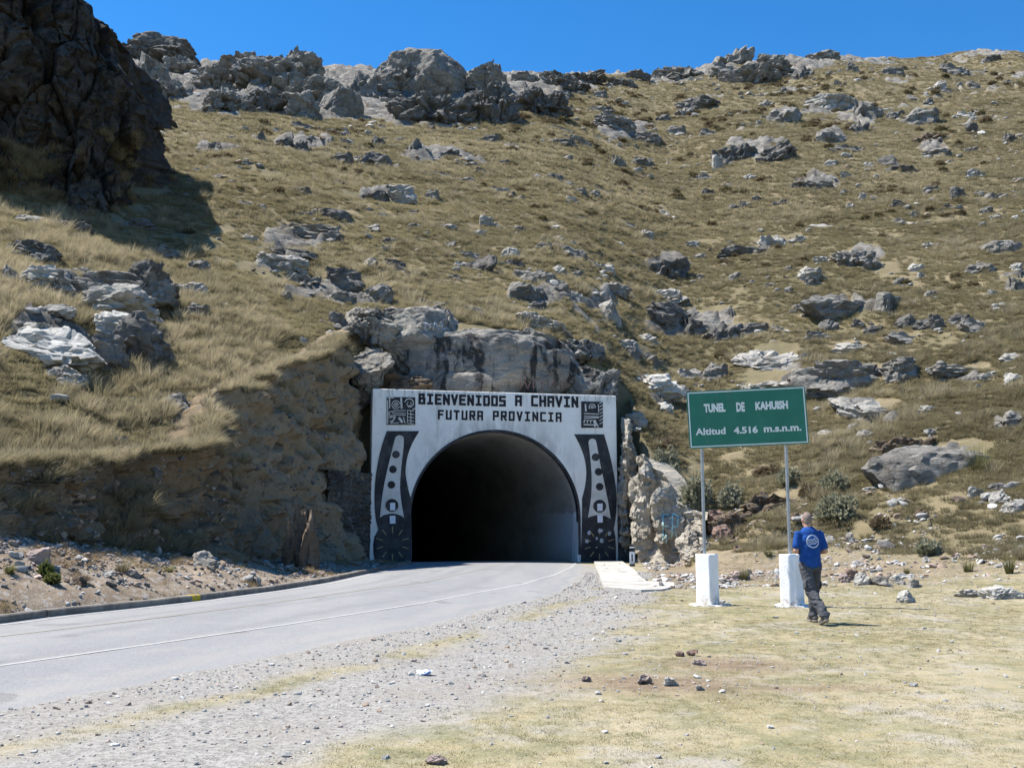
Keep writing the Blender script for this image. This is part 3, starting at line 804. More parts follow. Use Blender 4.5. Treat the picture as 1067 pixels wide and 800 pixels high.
def wall_text(txt, xa, xb, ya, yb, cw, th):
    """txt from zoom point (xa, ya) top-left to (xb, yb) bottom-right; yb belongs to the left end"""
    if ' ' in txt:
        n = len(txt); pt = (xb - xa) / (n - 1 + cw); i0 = 0
        for wd_ in txt.split(' '):
            a_ = xa + i0 * pt; sl_ = (a_ - xa) * .0185
            wall_text(wd_, a_, a_ + (len(wd_) - 1 + cw) * pt, ya + sl_, yb + sl_, cw, th); i0 += len(wd_) + 1
        return
    s0, zt = zp(xa, ya); _, zb = zp(xa, yb); s1, _ = zp(xb, ya)
    n = len(txt); pitch = (s1 - s0) / (n - 1 + cw); w_ = pitch * cw - th; h_ = zt - zb - th
    bm = bmesh.new(); q = 0
    for i, ch in enumerate(txt):
        ox, oz = s0 + i * pitch + th / 2, zb + th / 2
        for pl in GL.get(ch, []):
            for a, b in zip(pl, pl[1:]):
                A = Vector((ox + a[0] * w_, oz + a[1] * h_)); B = Vector((ox + b[0] * w_, oz + b[1] * h_))
                d = (B - A).normalized(); e = Vector((-d.y, d.x)) * th / 2; A = A - d * th * .5 * .98; B = B + d * th * .5 * .98
                q += 1
                prism(bm, [tuple(A - e), tuple(B - e), tuple(B + e), tuple(A + e)], -.02, .012 + (q % 9) * .0008, pf)
    link('lettering', bm_mesh('lettering', bm), LETP, PORTAL)
wall_text('BIENVENIDOS A CHAVIN', 235, 827, 70, 111, .86, .105)
wall_text('FUTURA PROVINCIA', 307, 765, 131, 167, .76, .085)
# little concrete drain box at the left foot
bm = bmesh.new()
a, b = gpt(437, 586.5)
# ------------------------------------------------------------------ rock shapes
def ico(sub):
    bm = bmesh.new(); bmesh.ops.create_icosphere(bm, subdivisions=sub, radius=1)
    v = np.array([q.co[:] for q in bm.verts]); f = np.array([[q.index for q in fc.verts] for fc in bm.faces]); bm.free()
    return v, f
ICO = {s: ico(s) for s in (2, 3, 4, 5, 6)}

def rock_pts(seed, dims, kind, sub, block=1.0):
    """points of a rock filling dims (metres), z from 0; feature sizes stay in metres"""
    g = np.random.default_rng(seed)
    v, f = ICO[sub]; p = v.copy(); nrm = v.copy()
    D = np.array(dims) / 2.0
    m = float(np.mean(D))
    off = g.uniform(0, 50, 3)
    # squarish start
    e = {'b': .8, 's': .62, 'c': .68, 'w': .72}[kind]
    p = np.sign(p) * np.abs(p) ** e
    p /= np.maximum(np.linalg.norm(p, axis=1).max() * .8, .01)
    ncut = {'b': 9, 's': 8, 'c': 14, 'w': 13}[kind]
    for i in range(ncut):
        n = g.normal(size=3); n /= np.linalg.norm(n)
        if kind == 's': n[2] *= .5; n /= np.linalg.norm(n)
        d = g.uniform(.62, .92) if kind != 'w' else g.uniform(.48, .82)
        t = p @ n - d
        p = p - np.where(t > 0, t * .93, 0)[:, None] * n
    q = p * D
    a = {'b': .13, 's': .10, 'c': .18, 'w': .08}[kind]
    sc = m * {'b': .9, 's': .7, 'c': .6, 'w': .9}[kind]
    q = q + nrm * (fbm(q / sc + off, seed, 4)[:, None]) * a * m * np.array([1, 1, .7])
    if kind in 'cs':
        cell = max(m * .42, .12)
        an = np.array([1, 1, 1.7]) if kind == 'c' else np.array([.6, .6, 2.6])
        th = g.uniform(-.35, .35); rot = np.array([[math.cos(th), 0, math.sin(th)], [0, 1, 0], [-math.sin(th), 0, math.cos(th)]])
        wp = (q + .15 * cell * np.stack([vnoise(q / cell * 1.5 + k_, seed + k_) for k_ in (1, 2, 3)], 1)) @ rot * an / cell + off
        v1, e1 = facets(wp, seed, .9)
        q = q + nrm * (v1 * (.42 if kind == 'c' else .32) * m * .6 - np.exp(-(e1 / .06) ** 2) * .06 * m)[:, None]
        if kind == 'c' and sub >= 5:
            v1, e1 = facets(wp * 2.6 + 7, seed + 3, .9)
            q = q + nrm * (v1 * .06 * m - np.exp(-(e1 / .06) ** 2) * .02 * m)[:, None]
            v1, e1 = facets(wp * 6.1 + 3, seed + 4, .9)
            q = q + nrm * (v1 * .02 * m)[:, None]
    if kind in 'bw':
        th = g.uniform(-.4, .4); rot = np.array([[math.cos(th), 0, math.sin(th)], [0, 1, 0], [-math.sin(th), 0, math.cos(th)]])
        v1, e1 = facets((q + .06 * m * np.stack([vnoise(q / m * 2.5, seed + k_) for k_ in (1, 2, 3)], 1)) @ rot * np.array([.8, .8, 1.5]) / (m * .8) + off, seed + 9, .9)
        q = q + nrm * (block * (v1 * .22 * m - np.exp(-(e1 / .05) ** 2) * .04 * m))[:, None]
        v1, e1 = facets(q @ rot * np.array([.8, .8, 2.2]) / (m * .32) + off, seed + 10, .9)
        q = q + nrm * (block * v1 * .075 * m)[:, None]
    fine = max(m * .14, .04)
    q = q + nrm * (fbm(q / fine + off, seed + 5, 3)[:, None]) * fine * .22
    lo, hi = q.min(0), q.max(0)
    q = (q - (lo + hi) / 2) / (hi - lo) * np.array(dims)
    q[:, 2] += dims[2] / 2
    return q, f

def rock_mesh(name, seed, dims, kind, sub, block=1.0):
    q, f = rock_pts(seed, dims, kind, sub, block)
    return np_mesh(name, q, f, True, R(32))

M_ROCK = {
    'p': rock_mat('pale_rock', (.30, .285, .255), (.43, .405, .36), .40, .30, .35, (.52, .50, .46)),
    'g': rock_mat('grey_rock', (.160, .150, .135), (.280, .262, .232), .45, .22, .45),
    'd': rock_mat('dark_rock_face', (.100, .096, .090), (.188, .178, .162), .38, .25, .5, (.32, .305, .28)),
    'n': rock_mat('brown_rock', (.115, .085, .06), (.19, .145, .105), .15, .5, .4),
    'r': rock_mat('reddish_rock', (.21, .135, .105), (.30, .205, .165), .12, .2, .3),
    'k': rock_mat('pinkish_rock', (.38, .30, .27), (.48, .39, .35), .1, .1, .15),
    'x': rock_mat('white_rock', (.41, .395, .36), (.54, .52, .475), .2, .1, .1, (.8, .79, .77)),
}
PROTO = {}
for kd in 'bscw':
    for i in range(5):
        dm = {'b': (1.5, 1.25, 1), 's': (2.2, 1.6, 1), 'c': (2.0, 1.4, 1), 'w': (1.5, 1.2, 1)}[kd]
        q, f = rock_pts(100 + ord(kd) * 7 + i, dm, kd, 4)
        PROTO[kd, i] = np_mesh('rock_' + {'b': 'boulder', 's': 'slab', 'c': 'crag', 'w': 'wedge'}[kd], q / np.array(dm), f, True, R(32))
PROTO_M = {}
def proto(kd, i, tone):
    if (kd, i, tone) not in PROTO_M:
        me = PROTO[kd, i].copy(); me.materials.append(M_ROCK[tone]); PROTO_M[kd, i, tone] = me
    return PROTO_M[kd, i, tone]

# landmark phrases used to say where a rock lies
LAND = [(450, 75, 'the domed ridge crag'), (280, 70, 'the craggy skyline hump'), (806, 65, 'the highest skyline outcrop'), (90, 110, 'the shaded cliff'),
        (732, 105, 'the dark hooded boulder under the skyline'), (790, 155, 'the broken crag high on the slope'), (880, 110, 'the long high ledge'),
        (698, 276, 'the dark blocky crag'), (780, 258, 'the pale-topped overhang'), (725, 335, 'the layered dark ledge'), (875, 318, 'the long flat-topped block'),
        (880, 385, 'the great sloping slab'), (990, 470, 'the low grey dome'), (500, 370, 'the rock cap over the tunnel'), (777, 435, 'the green sign'),
        (300, 262, 'the tilted shelves'), (897, 262, 'the dark rubbly crag'), (634, 322, 'the upright grey block'), (115, 330, 'the stepped pale slabs'),
        (508, 229, 'the lone light grey boulder'), (554, 285, 'the rounded twin boulders'), (393, 165, 'the big dark boulder'), (688, 400, 'the pale stones left of the sign'),
        (928, 168, 'the split pointed rock'), (1050, 255, 'the smooth grey hump'), (40, 365, 'the brightest slab'), (961, 122, 'the banded outcrop')]

ROCKS = """
281 91 105 46 c g|broad craggy hump of broken grey rock on the skyline left of the dome
214 93 58 32 c g|low craggy grey rib on the skyline between shaded cliff and hump
157 63 66 30 s d|dark slanting skyline slab just right of the shaded cliff
157 88 28 30 b g|pale grey rounded boulder beside the shaded cliff's upper edge
231 116 52 30 c g|knobbly grey outcrop at the foot of the skyline hump, left end
279 118 47 30 c d|dark hollowed outcrop at the foot of the skyline hump, middle
314 121 48 31 w g|angular grey outcrop with a shaded face below the hump's right end
356 123 46 28 b g|smooth leaning boulder between the skyline hump and the domed crag
332 92 38 18 s g
375 98 32 26 c g
453 99 112 47 b g|big rounded grey dome crowning the ridge
460 128 100 38 c d|dark blocky cliff directly under the grey dome
520 130 52 52 c d|broken dark shoulder stepping down right of the grey dome
564 121 54 33 c d|dark rounded outcrop at the right foot of the dome
545 84 28 9 c g
580 84 44 13 c g
586 104 22 11 s g
223 157 17 13 b d
313 135 26 10 s d
270 147 11 13 w d
294 153 20 12 b d
310 156 15 13 c d
353 170 28 14 c d
288 138 10 6 s g
256 172 13 5 s d
240 145 12 6 s g
221 159 12 7 s d
254 136 7 4 w p
354 194 10 8 b d
310 200 22 8 c g
239 192 13 7 w d
228 186 13 7 w g
195 188 13 4 s g
206 179 10 5 s p
345 141 20 9 c g
324 151 12 6 b g
361 151 17 7 s g
393 173 34 19 w d|big dark angular boulder below the dome's left end
394 152 14 13 b g
433 157 13 14 w d
381 141 12 8 b g
464 163 26 11 c d
509 148 26 10 c d
397 134 9 5 s g
491 136 11 5 s g
489 174 22 8 s g
502 182 17 8 s d
523 171 16 6 s d
461 184 23 7 s g
578 188 18 11 b d
388 209 30 17 c d
417 210 31 17 s p
448 208 18 12 c g
516 199 11 6 s d
534 205 8 7 w d
560 186 9 6 b p
372 168 10 9 b d
582 151 36 9 s g
585 137 27 7 s g
592 168 14 10 w g
484 190 22 8 s g
413 176 10 7 w g
448 134 9 5 s d
610 85 42 12 c d
664 84 28 9 s d
706 81 60 18 c g|long low broken crest of rock on the skyline right of the gap
770 66 34 18 c g|rocky knob on the skyline left of the highest outcrop
808 80 52 31 c g|highest skyline outcrop of stacked broken grey rock
757 80 28 14 w g
732 115 41 17 w d|dark hooded boulder with a lit top below the skyline
691 128 18 11 b d
712 122 20 13 c g
624 102 19 9 c g
625 117 30 9 c g
644 108 9 6 b d
640 134 43 17 s g
668 147 40 14 s g
703 141 26 13 s g
740 142 19 11 c g
799 111 18 9 c g
817 128 31 20 c g
768 169 46 28 c d|left half of the broken dark crag high on the slope
811 169 42 31 c d|right half of the broken dark crag, with deep clefts
749 177 16 19 w p
669 175 28 14 c d
643 174 20 16 c g
604 151 28 10 s g
736 188 18 9 b d
739 204 13 10 b d
657 182 8 4 b d
619 204 13 8 c g
779 187 9 5 w p
755 195 8 4 b d
790 211 14 7 b d
748 95 11 4 s d
818 96 7 5 b d
721 84 8 4 w p
706 89 7 4 b d
594 104 9 9 b d
838 82 24 18 c d
857 62 34 10 c g
890 76 20 11 s g
929 78 29 9 s g
996 78 28 13 s g
1037 64 26 8 c d
866 78 10 5 b d
874 89 12 6 w d
981 94 16 11 s p
989 96 10 5 s d
870 116 52 20 s p|long pale ledge high on the right slope
907 124 37 21 c g|dark rounded end block of the long high ledge
932 124 17 11 b d
961 130 37 18 s g|banded grey outcrop right of the long high ledge
1009 123 20 9 s p
1014 134 14 7 b d
1054 148 19 14 c d
895 139 20 19 c d
868 151 36 21 c g
887 158 32 10 c d
969 148 27 11 c n
977 160 29 8 s g
928 174 21 18 w d|split pointed rock with a pale tip on the right slope
866 172 16 7 w p
1018 185 21 10 b p
943 180 38 9 c d
850 197 46 14 s g|low wide ledge in line with the dark broken crag
884 186 16 9 w g
970 200 19 8 s d
1002 207 20 15 w g|triangular grey boulder with a dark right side near the right edge
1038 209 31 12 c g
1063 191 13 8 b g
1013 159 14 7 c d
991 171 13 6 b d
971 109 10 7 w g
906 175 11 8 b p
881 203 9 8 b d
899 209 10 9 s p
1053 87 10 5 b d
1016 92 13 6 s g
343 227 38 15 b d|rounded dark whaleback above the tilted shelves
320 225 13 6 b d
315 247 67 20 s g|wide tilted shelf of ribbed rock above its neighbour
257 251 19 8 s p
290 267 62 19 s d|dark middle shelf of tilted rock right of the cliff's shadow
288 278 50 17 s p|lowest tilted shelf, long and pale, right of the cliff's shadow
313 297 40 19 c g
356 298 38 23 c d
297 312 16 11 s p
353 339 21 18 w g|single squared grey block lying in the grass left of the rock cap
354 312 27 12 s g
391 314 33 20 c g
198 313 34 24 s p|pale stacked slab in grass right of the stepped slabs
198 330 30 17 s g
225 326 28 8 s g
229 313 10 7 w g
202 281 24 16 s g
178 267 17 10 c g
310 202 25 9 s d
254 214 12 6 b g
271 217 11 6 b g
387 280 22 15 b g
403 277 14 9 w g
345 352 22 11 s p
317 358 11 8 w p
317 328 8 6 w p
386 239 18 7 w g
404 262 15 7 s g
376 336 8 7 w p
508 236 20 14 w p|lone light grey boulder standing in grass mid-slope
541 241 17 7 s g
497 246 15 10 c g
430 223 12 7 b d
603 202 18 8 s g
597 211 15 8 w p
618 206 13 8 b g
577 237 10 4 w x
580 251 11 8 b p
565 259 20 9 s g
596 268 30 14 s g|striped hump-backed rock above the rounded twin boulders
531 269 18 16 b p|smooth pale boulder beside a dark leaning rock
504 284 30 24 w d|dark leaning rock beside a smooth pale boulder
490 269 24 9 s g
556 294 43 21 b g|larger of the rounded twin boulders above the rock cap
538 279 20 11 b g
547 312 38 21 s d|smaller dark-faced twin boulder just below its rounded neighbour
584 286 18 12 b p
601 289 14 10 b d
583 304 20 13 b d
632 284 18 12 b p
634 334 27 26 w p|upright grey block standing alone right of the rock cap
602 314 20 14 c p
623 313 18 12 c p
558 322 22 10 s d
480 277 13 6 s p
431 237 16 6 s g
465 239 20 9 s g
410 280 24 12 b d
475 291 10 7 b d
427 285 15 5 s p
405 253 15 7 s d
469 258 11 9 w g
494 327 20 9 s g
457 322 24 10 s g
441 320 12 11 w d
817 214 12 6 b d
765 218 9 7 b d
777 215 12 6 s g
691 225 14 9 b p
655 237 19 8 s g
673 248 15 11 s p
646 255 8 4 w x
723 257 16 8 s p
775 267 50 16 s d|dark undercut overhang with a pale lit top
806 259 28 17 s p|pale smooth slab lying against the dark overhang's right end
698 291 49 29 c d|dark blocky crag with slanting joints in the middle of the slope
729 271 16 8 s g
767 292 13 11 b g
755 271 9 6 b d
696 312 45 16 s p|low pale rounded slabs just below the dark blocky crag
697 341 50 26 s d|left part of the layered dark ledge, finely banded
724 350 36 26 c d|middle part of the layered dark ledge, with blocky joints
756 354 38 22 c d|right part of the layered dark ledge, lowest and darkest
786 347 34 14 s d
812 346 16 8 s g
640 305 30 14 s g
676 357 23 12 b p
653 364 26 13 s p
844 291 26 17 s p
847 298 16 12 b d
823 305 11 8 w g
803 299 12 6 s g
834 252 15 8 s p
822 282 9 6 b g
854 272 12 6 s p
729 291 9 7 s g
785 295 8 5 b d
939 216 20 9 w d
888 218 11 7 w p
990 218 12 6 s d
1032 222 18 10 w d
1038 228 15 6 s g
1059 229 8 6 b x
939 234 12 9 b d
955 227 10 8 b g
951 235 17 5 s p
857 238 33 7 s p
897 277 45 29 c g|dark rubbly crag above the long flat-topped block
914 280 28 10 c d
969 257 14 6 w p
1050 263 38 19 b g|smooth grey hump at the right edge of the view
1024 284 28 15 s g
858 273 15 7 s p
955 282 17 10 w x
961 290 10 7 w p
942 296 20 8 b d
1062 303 22 20 c g
1062 282 14 11 b p
875 330 70 27 s g|long flat-topped block with a sheer dark front
929 323 36 21 w g|blocky right neighbour of the long flat-topped block
949 341 24 17 w d
966 344 23 15 b d
979 341 20 17 s d
1000 337 22 12 c d
1019 346 30 18 s g
972 309 15 8 s g
868 344 22 14 b d
896 341 16 10 w d
911 348 20 11 s d
947 358 38 13 s g
834 324 13 9 b g
843 329 10 8 b p
854 354 27 11 s g
1037 320 8 4 w x
1035 308 10 7 b p
806 380 62 18 s p|pale tapering slab at the left end of the great sloping slab
889 405 98 38 s g|great sloping slab with a lit top and dark front, right of the sign
944 397 42 30 s g|dark right-hand block of the great sloping slab
887 366 38 12 s p
688 408 47 22 s x|pale sunlit stones of rounded shape left of the green sign
711 414 16 16 b p
691 427 20 10 s x
663 440 22 12 s p
744 396 28 22 s g
719 394 26 12 s p
658 374 19 18 b g
677 378 28 13 b d
911 433 66 20 s p|flat pale slab sunk in grass between great slab and low dome
966 431 20 10 s p
1057 445 32 22 c g
1058 398 20 10 s x
1057 376 24 9 s p
1008 389 60 14 s g|broken line of thin ledges right of the great sloping slab
1026 396 14 6 s p
992 489 116 33 b g|low grey dome of rock half sunk in grass right of the sign
948 470 62 18 c n|brown broken rock at the left end of the low grey dome
906 456 21 9 b g
888 449 9 9 b p
868 453 32 6 s p
971 451 10 5 b p
854 428 10 5 s p
804 404 56 12 s p
25 268 54 25 s d|dark smooth slab with a lit lower rim at the left edge
9 279 20 10 s p
6 294 16 14 b p
44 308 50 28 s p|tilted grey slab between the stepped slabs and the left edge
76 307 48 13 s g
84 288 17 8 b p
118 330 66 30 s p|upper pale tread of the stepped slabs
115 354 46 24 s x|lower pale tread of the stepped slabs, thick and rounded
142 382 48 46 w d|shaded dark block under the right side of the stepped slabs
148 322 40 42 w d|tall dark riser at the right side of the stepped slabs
40 376 90 30 s x|brightest broad slab lying flat in the grass at far left
32 347 38 10 s p
60 400 42 18 b p|pale grey boulder alone in grass below the brightest slab
26 233 32 13 w p
55 327 34 8 s p
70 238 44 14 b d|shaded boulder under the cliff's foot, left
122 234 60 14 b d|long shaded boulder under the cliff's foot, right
167 268 42 13 c g
128 297 48 14 c g
167 325 18 28 w d
182 427 26 22 w g|squared grey block lying in tussocks above the road bank
120 466 24 12 b g
125 482 13 7 b g
175 462 8 8 b d
154 424 12 5 s p
35 587 30 13 b k|pinkish boulder on the rubble verge at far left
210 589 26 14 b p|pale rounded boulder on the verge below the dark bank
226 592 11 7 w p
266 609 9 7 b p
111 602 12 7 w x
79 611 16 9 w n
137 602 13 7 w g
15 583 13 7 w x
109 568 10 9 w g
347 575 8 5 w x
357 577 8 5 w x
311 592 34 62 w n|tall brown rock fin leaning against the foot of the bank
748 541 17 11 s r|reddish flat rock behind the left sign post
757 563 20 16 b r|rounded reddish boulder behind the left sign post
744 558 11 9 w r
737 571 9 6 w g
769 575 9 6 w r
893 605 18 12 w r|red-brown tilted rock in the row beside the man
881 607 11 9 b k
904 609 19 12 b x
921 611 18 10 w g
938 610 13 9 b p
954 612 15 9 w p
948 628 18 12 w x|squared white block alone on the grass right of the man
1050 624 40 13 b x|white mound of stone on the grass at the right edge
1013 622 28 7 s p
770 605 24 9 s k|flat pinkish rock in the grass between the sign plinths
758 609 12 5 s g
888 564 11 9 w p
863 567 14 8 w p
920 570 9 7 w p
831 546 11 10 b n
1019 518 15 12 b p
1044 512 18 10 b d
1045 524 20 14 b p
1062 534 26 15 b p
940 524 10 6 b p
910 512 17 5 s p
962 541 16 10 w n
966 586 7 6 b x
750 630 11 5 b x|small white stone at the foot of the left sign plinth
672 714 16 9 w k|pinkish grey stone lying on bare soil in the foreground
700 716 15 8 w x|white broken stone on the bare soil patch in the foreground
709 684 9 5 b r
722 684 11 6 w r
729 693 13 5 s k
612 711 9 6 w k
730 721 9 5 w p
255 84 64 30 c g|broken saddle of grey rock between left rib and skyline hump
322 112 60 30 c g|jointed grey rock wall at the right foot of the skyline hump
300 76 50 24 w g|angular top block at the right end of the skyline hump
400 100 58 30 c g|weathered grey rocks at the dome's left foot
420 78 50 22 b g|smooth left shoulder of the domed crag against the sky
496 92 60 34 w g|angular right shoulder of the domed crag against the sky
590 94 46 16 c d|low dark rock strip on the skyline right of the dome's shoulder
640 88 44 12 c g|low grey rock strip along the skyline gap
186 76 44 22 c g|stepped grey rocks on the skyline just right of the dark slanting slab
180 104 40 22 c g|grey rocks in the hollow below the dark slanting slab
784 88 60 20 c g|broken grey rocks just below the highest skyline outcrop
120 312 84 26 s g|top grey ledge of the stepped slabs, broken and tilted
96 380 50 26 w g|half-buried grey block left of the stepped slabs' dark foot
812 529 62 20 c n|brown earthy ledge with a dark hollow beneath, behind the right post
770 549 52 18 c n|lower brown earthy ledge behind and between the sign posts
845 546 34 12 c n|crumbling brown earth step just left of the man's head
455 798 22 8 b k|pinkish stone cut by the bottom edge of the view
"""

placed = []; occ = []
ent = []
for ln in ROCKS.strip().splitlines():
    a, _, lab = ln.partition('|'); q = a.split()
    if not lab.strip() and float(q[2]) / float(q[3]) >= 1.5 and len(ent) % 2 == 0 and float(q[1]) < 560: q[4] = 's'
    ent.append([float(q[0]), float(q[1]), float(q[2]), float(q[3]), q[4], q[5], lab.strip()])
pts = hit([e[0] for e in ent], [e[1] for e in ent], 5.5)
TONE = {'p': 'pale', 'g': 'grey', 'd': 'dark', 'n': 'brown', 'r': 'reddish', 'k': 'pinkish', 'x': 'whitish'}
KW = {'b': 'rounded rock', 's': 'flat slab', 'c': 'craggy rock', 'w': 'angular rock'}
# labels for the entries without one of their own
def where(px, py):
    best = min(LAND, key=lambda l: math.hypot((px - l[0]) / 1.3, py - l[1]))
    dx, dy = px - best[0], py - best[1]
    if abs(dx) > 2.2 * abs(dy): r_ = 'right of' if dx > 0 else 'left of'
    elif abs(dy) > 2.2 * abs(dx): r_ = 'below' if dy > 0 else 'above'
    else: r_ = ('below' if dy > 0 else 'above') + '-' + ('right of' if dx > 0 else 'left of')
    return r_ + ' ' + best[2]
auto = {}
for e in ent:
    if e[6]: continue
    sz = 'small' if e[2] < 12 else ('large' if e[2] > 34 else 'mid-sized')
    if e[1] > 500:
        wh = 'on the rubble verge left of the road' if e[0] < 380 else ('in the foreground grass' if e[1] > 640 else ('in the row beside the man' if 875 < e[0] < 960 and 600 < e[1] < 618 else ('on the bank behind the sign' if e[0] < 900 else 'on the slope right of the man')))
    else: wh = where(e[0], e[1] - e[3] / 2)
    auto.setdefault('%s %s %s %s' % (sz, TONE[e[5]], KW[e[4]], wh), []).append(e)
ORD = ['leftmost', 'second from left', 'third from left', 'fourth from left', 'fifth from left', 'sixth from left']
NUM = {2: 'two', 3: 'three', 4: 'four', 5: 'five', 6: 'six', 7: 'seven'}
for t, es in auto.items():
    es.sort(key=lambda e: e[0])
    for i, e in enumerate(es):
        if len(es) == 1: e[6] = t
        elif len(es) == 2: e[6] = t + (', left one' if i == 0 else ', right one')
        else: e[6] = t + ', ' + ('rightmost' if i == len(es) - 1 else ORD[i]) + ' of ' + NUM.get(len(es), 'eight')
for i, (e, P3) in enumerate(zip(ent, pts)):
    px, yb, w_, h_, kd, tone, lab = e
    d = P3[1]
    up_ = 1.42 if 'dome crowning' in lab else 1.28 if (yb < 135 and w_ >= 28) else 1.1
    wm, hm_ = w_ * d / F * up_, h_ * d / F * (up_ - .04)
    dep = min(wm * 1.05, .8 * hm_ + .45 * wm)
    sink = .62 * hm_
    if yb > 640: sink = .2 * hm_
    if w_ >= 40 and kd == 'b': sink = .7 * hm_
    if w_ >= 100 and yb > 200: sink = 1.5 * hm_; dep *= 1.5
    if w_ >= 60 and kd in 'bs' and yb > 200: wm *= 1.12
    if px < 175 and 285 < yb < 402: wm *= 1.15; hm_ *= 1.25; dep *= 1.2
    if kd == 's' and tone in 'px' and yb > 200: dep = max(dep, .75 * wm)
    if 135 < yb < 560 and not (px < 175 and yb > 285): hm_ *= .86; wm *= 1.08
    big = w_ >= 40
    z0 = P3[2] - sink
    rz = random.uniform(-.25, .25); ry_ = random.uniform(-.12, .12) if kd != 's' else random.uniform(-.03, .12)
    nm = 'outcrop' if kd == 'c' else ('flat_rock' if kd == 's' else ('boulder' if kd == 'b' else 'rock'))
    if big:
        me = rock_mesh(nm, 1000 + i, (wm, dep, hm_ + sink), kd, 6 if yb < 135 else 5, .3 if ('dome' in lab and kd == 'b') else 1.0)
        me.materials.append(M_ROCK[tone])
        o = link(nm, me)
    else:
        o = link(nm, proto(kd, i % 5, tone))
        o.scale = (wm, dep, hm_ + sink)
    o.location = (P3[0], P3[1] + dep * .34, z0); o.rotation_euler = (.30 if kd == 's' and tone in 'px' and 200 < yb < 520 else 0, ry_, rz)
    tag(o, lab, 'rock', 'rocks lying about the mountainside' if yb < 500 else 'loose rocks near the road')
    occ.append((P3[0], P3[1] + dep * .34, wm / 2 * .85, dep / 2 * .8))

# ------------------------------------------------------------------ rock cap over the portal
def hero(name, pxc, yb, w_, h_, d, dep, kd, tone, seed, label, cat='rock', rot=(0, 0, 0), sub=6, mat=None, blk=.5):
    a, t = ray(pxc, yb); x, z = float(a * d), float(EYE + t * d)
    me = rock_mesh(name, seed, (w_ * d / F, dep, h_ * d / F), kd, sub, blk); me.materials.append(mat or M_ROCK[tone])
    o = link(name, me, None, None, (x, d + dep * .5, z), rot)
    tag(o, label, cat, 'rock cap over the tunnel mouth')
    occ.append((x, d + dep * .5, w_ * d / F / 2 * .75, dep / 2 * .45) if d > 42.6 and x < 4 else (x, d + dep * .5, w_ * d / F / 2 * 1.2, dep / 2 * 1.3))
    return o
CAPM = rock_mat('cap_rock', (.22, .205, .18), (.34, .315, .27), .35, .35, .8, (.42, .40, .36), .52)
CAPM2 = rock_mat('cap_rock_grey', (.185, .18, .17), (.32, .295, .255), .4, .3, .95, (.43, .41, .37), .50)
cap_main = hero('cap_rock', 510, 422, 226, 96, 43.6, 4.5, 'b', 'g', 911, 'broad grey rock face with black streaks rising above the portal', rot=(0, .02, .18), mat=CAPM2, blk=.22)
cap_left = hero('cap_rock', 443, 400, 136, 96, 43.9, 4.5, 'b', 'p', 926, 'pale brown bulging rock behind the top left of the portal', rot=(0, .10, .15), mat=CAPM, blk=.28)
hero('rock_block', 381, 425, 56, 72, 41.9, 3.0, 'w', 'p', 933, 'squared pale block overhanging the bank left of the portal top', mat=CAPM)
hero('cap_rock', 412, 445, 76, 66, 42.9, 2.2, 's', 'n', 941, 'brown fractured rock between the squared block and the portal top', mat=M_ROCK['n'])
hero('rock', 612, 425, 50, 50, 44.2, 2.6, 'b', 'g', 952, 'dark rounded rock at the right end of the rock cap', mat=CAPM2)
hero('flat_rock', 562, 349, 66, 26, 47.0, 2.2, 's', 'p', 957, 'long pale slab sloping down right on top of the rock cap', rot=(0, .35, 0))
hero('flat_rock', 430, 330, 74, 18, 45.6, 2.2, 's', 'g', 963, 'flat grey ledge along the top left of the rock cap')

hero('cap_rock', 382, 362, 66, 52, 43.2, 3.2, 'w', 'g', 1007, 'angular grey rock filling the corner between bank and rock cap', mat=CAPM, blk=1)
hero('cap_rock', 372, 392, 44, 58, 44.6, 2.6, 'w', 'g', 1011, 'grey rock shoulder rising behind the squared pale block', mat=CAPM2, blk=1)
hero('cap_rock', 398, 372, 60, 44, 45.8, 2.6, 'b', 'g', 1017, 'rounded grey rock at the top left corner of the rock cap', mat=CAPM2, blk=.8)
hero('cap_rock', 634, 432, 34, 52, 44.6, 2.4, 'w', 'g', 1023, 'dark angular rock tucked beside the top right corner of the portal', mat=CAPM2, blk=1)
hero('cap_rock', 606, 384, 56, 36, 46.2, 2.6, 'b', 'g', 1029, 'half-buried grey rock where the rock cap meets the right slope', mat=CAPM2, blk=.8)

def graffiti(target, strokes, col, name, label, wd=.07):
    """painted strokes that follow the rock's surface; strokes are polylines of photograph points"""
    bpy.context.view_layer.update()
    bv = BVHTree.FromObject(target, bpy.context.evaluated_depsgraph_get()); mi = target.matrix_world.inverted(); r3 = mi.to_3x3()
    bm = bmesh.new(); org = mi @ Vector((0, 0, EYE))
    for sk in strokes:
        sm = []
        for a, b in zip(sk, sk[1:]):
            n = max(2, int(math.hypot(b[0] - a[0], b[1] - a[1]) / 1.2))
            sm += [(a[0] + (b[0] - a[0]) * t / n, a[1] + (b[1] - a[1]) * t / n) for t in range(n)]
        sm.append(sk[-1]); prev = None
        for i_, q in enumerate(sm):
            a, t = ray(*q); h, nn, _, _ = bv.ray_cast(org, (r3 @ Vector((float(a), 1, float(t)))).normalized())
            if h is None: prev = None; continue
            j = min(i_ + 1, len(sm) - 1); i0 = max(j - 1, 0)
            dv = Vector((sm[j][0] - sm[i0][0], 0, -(sm[j][1] - sm[i0][1])));
            sd = nn.cross(dv).normalized() * wd / 2 if dv.length else Vector((0, 0, wd / 2))
            c0 = h + nn * .02
            cur = (bm.verts.new(c0 + sd), bm.verts.new(c0 - sd))
            if prev: bm.faces.new((prev[0], prev[1], cur[1], cur[0]))
            prev = cur
    o = link(name, bm_mesh(name, bm), simple(name + '_paint', col, .9, .3, 9), target)
    o['label'] = label
    return o

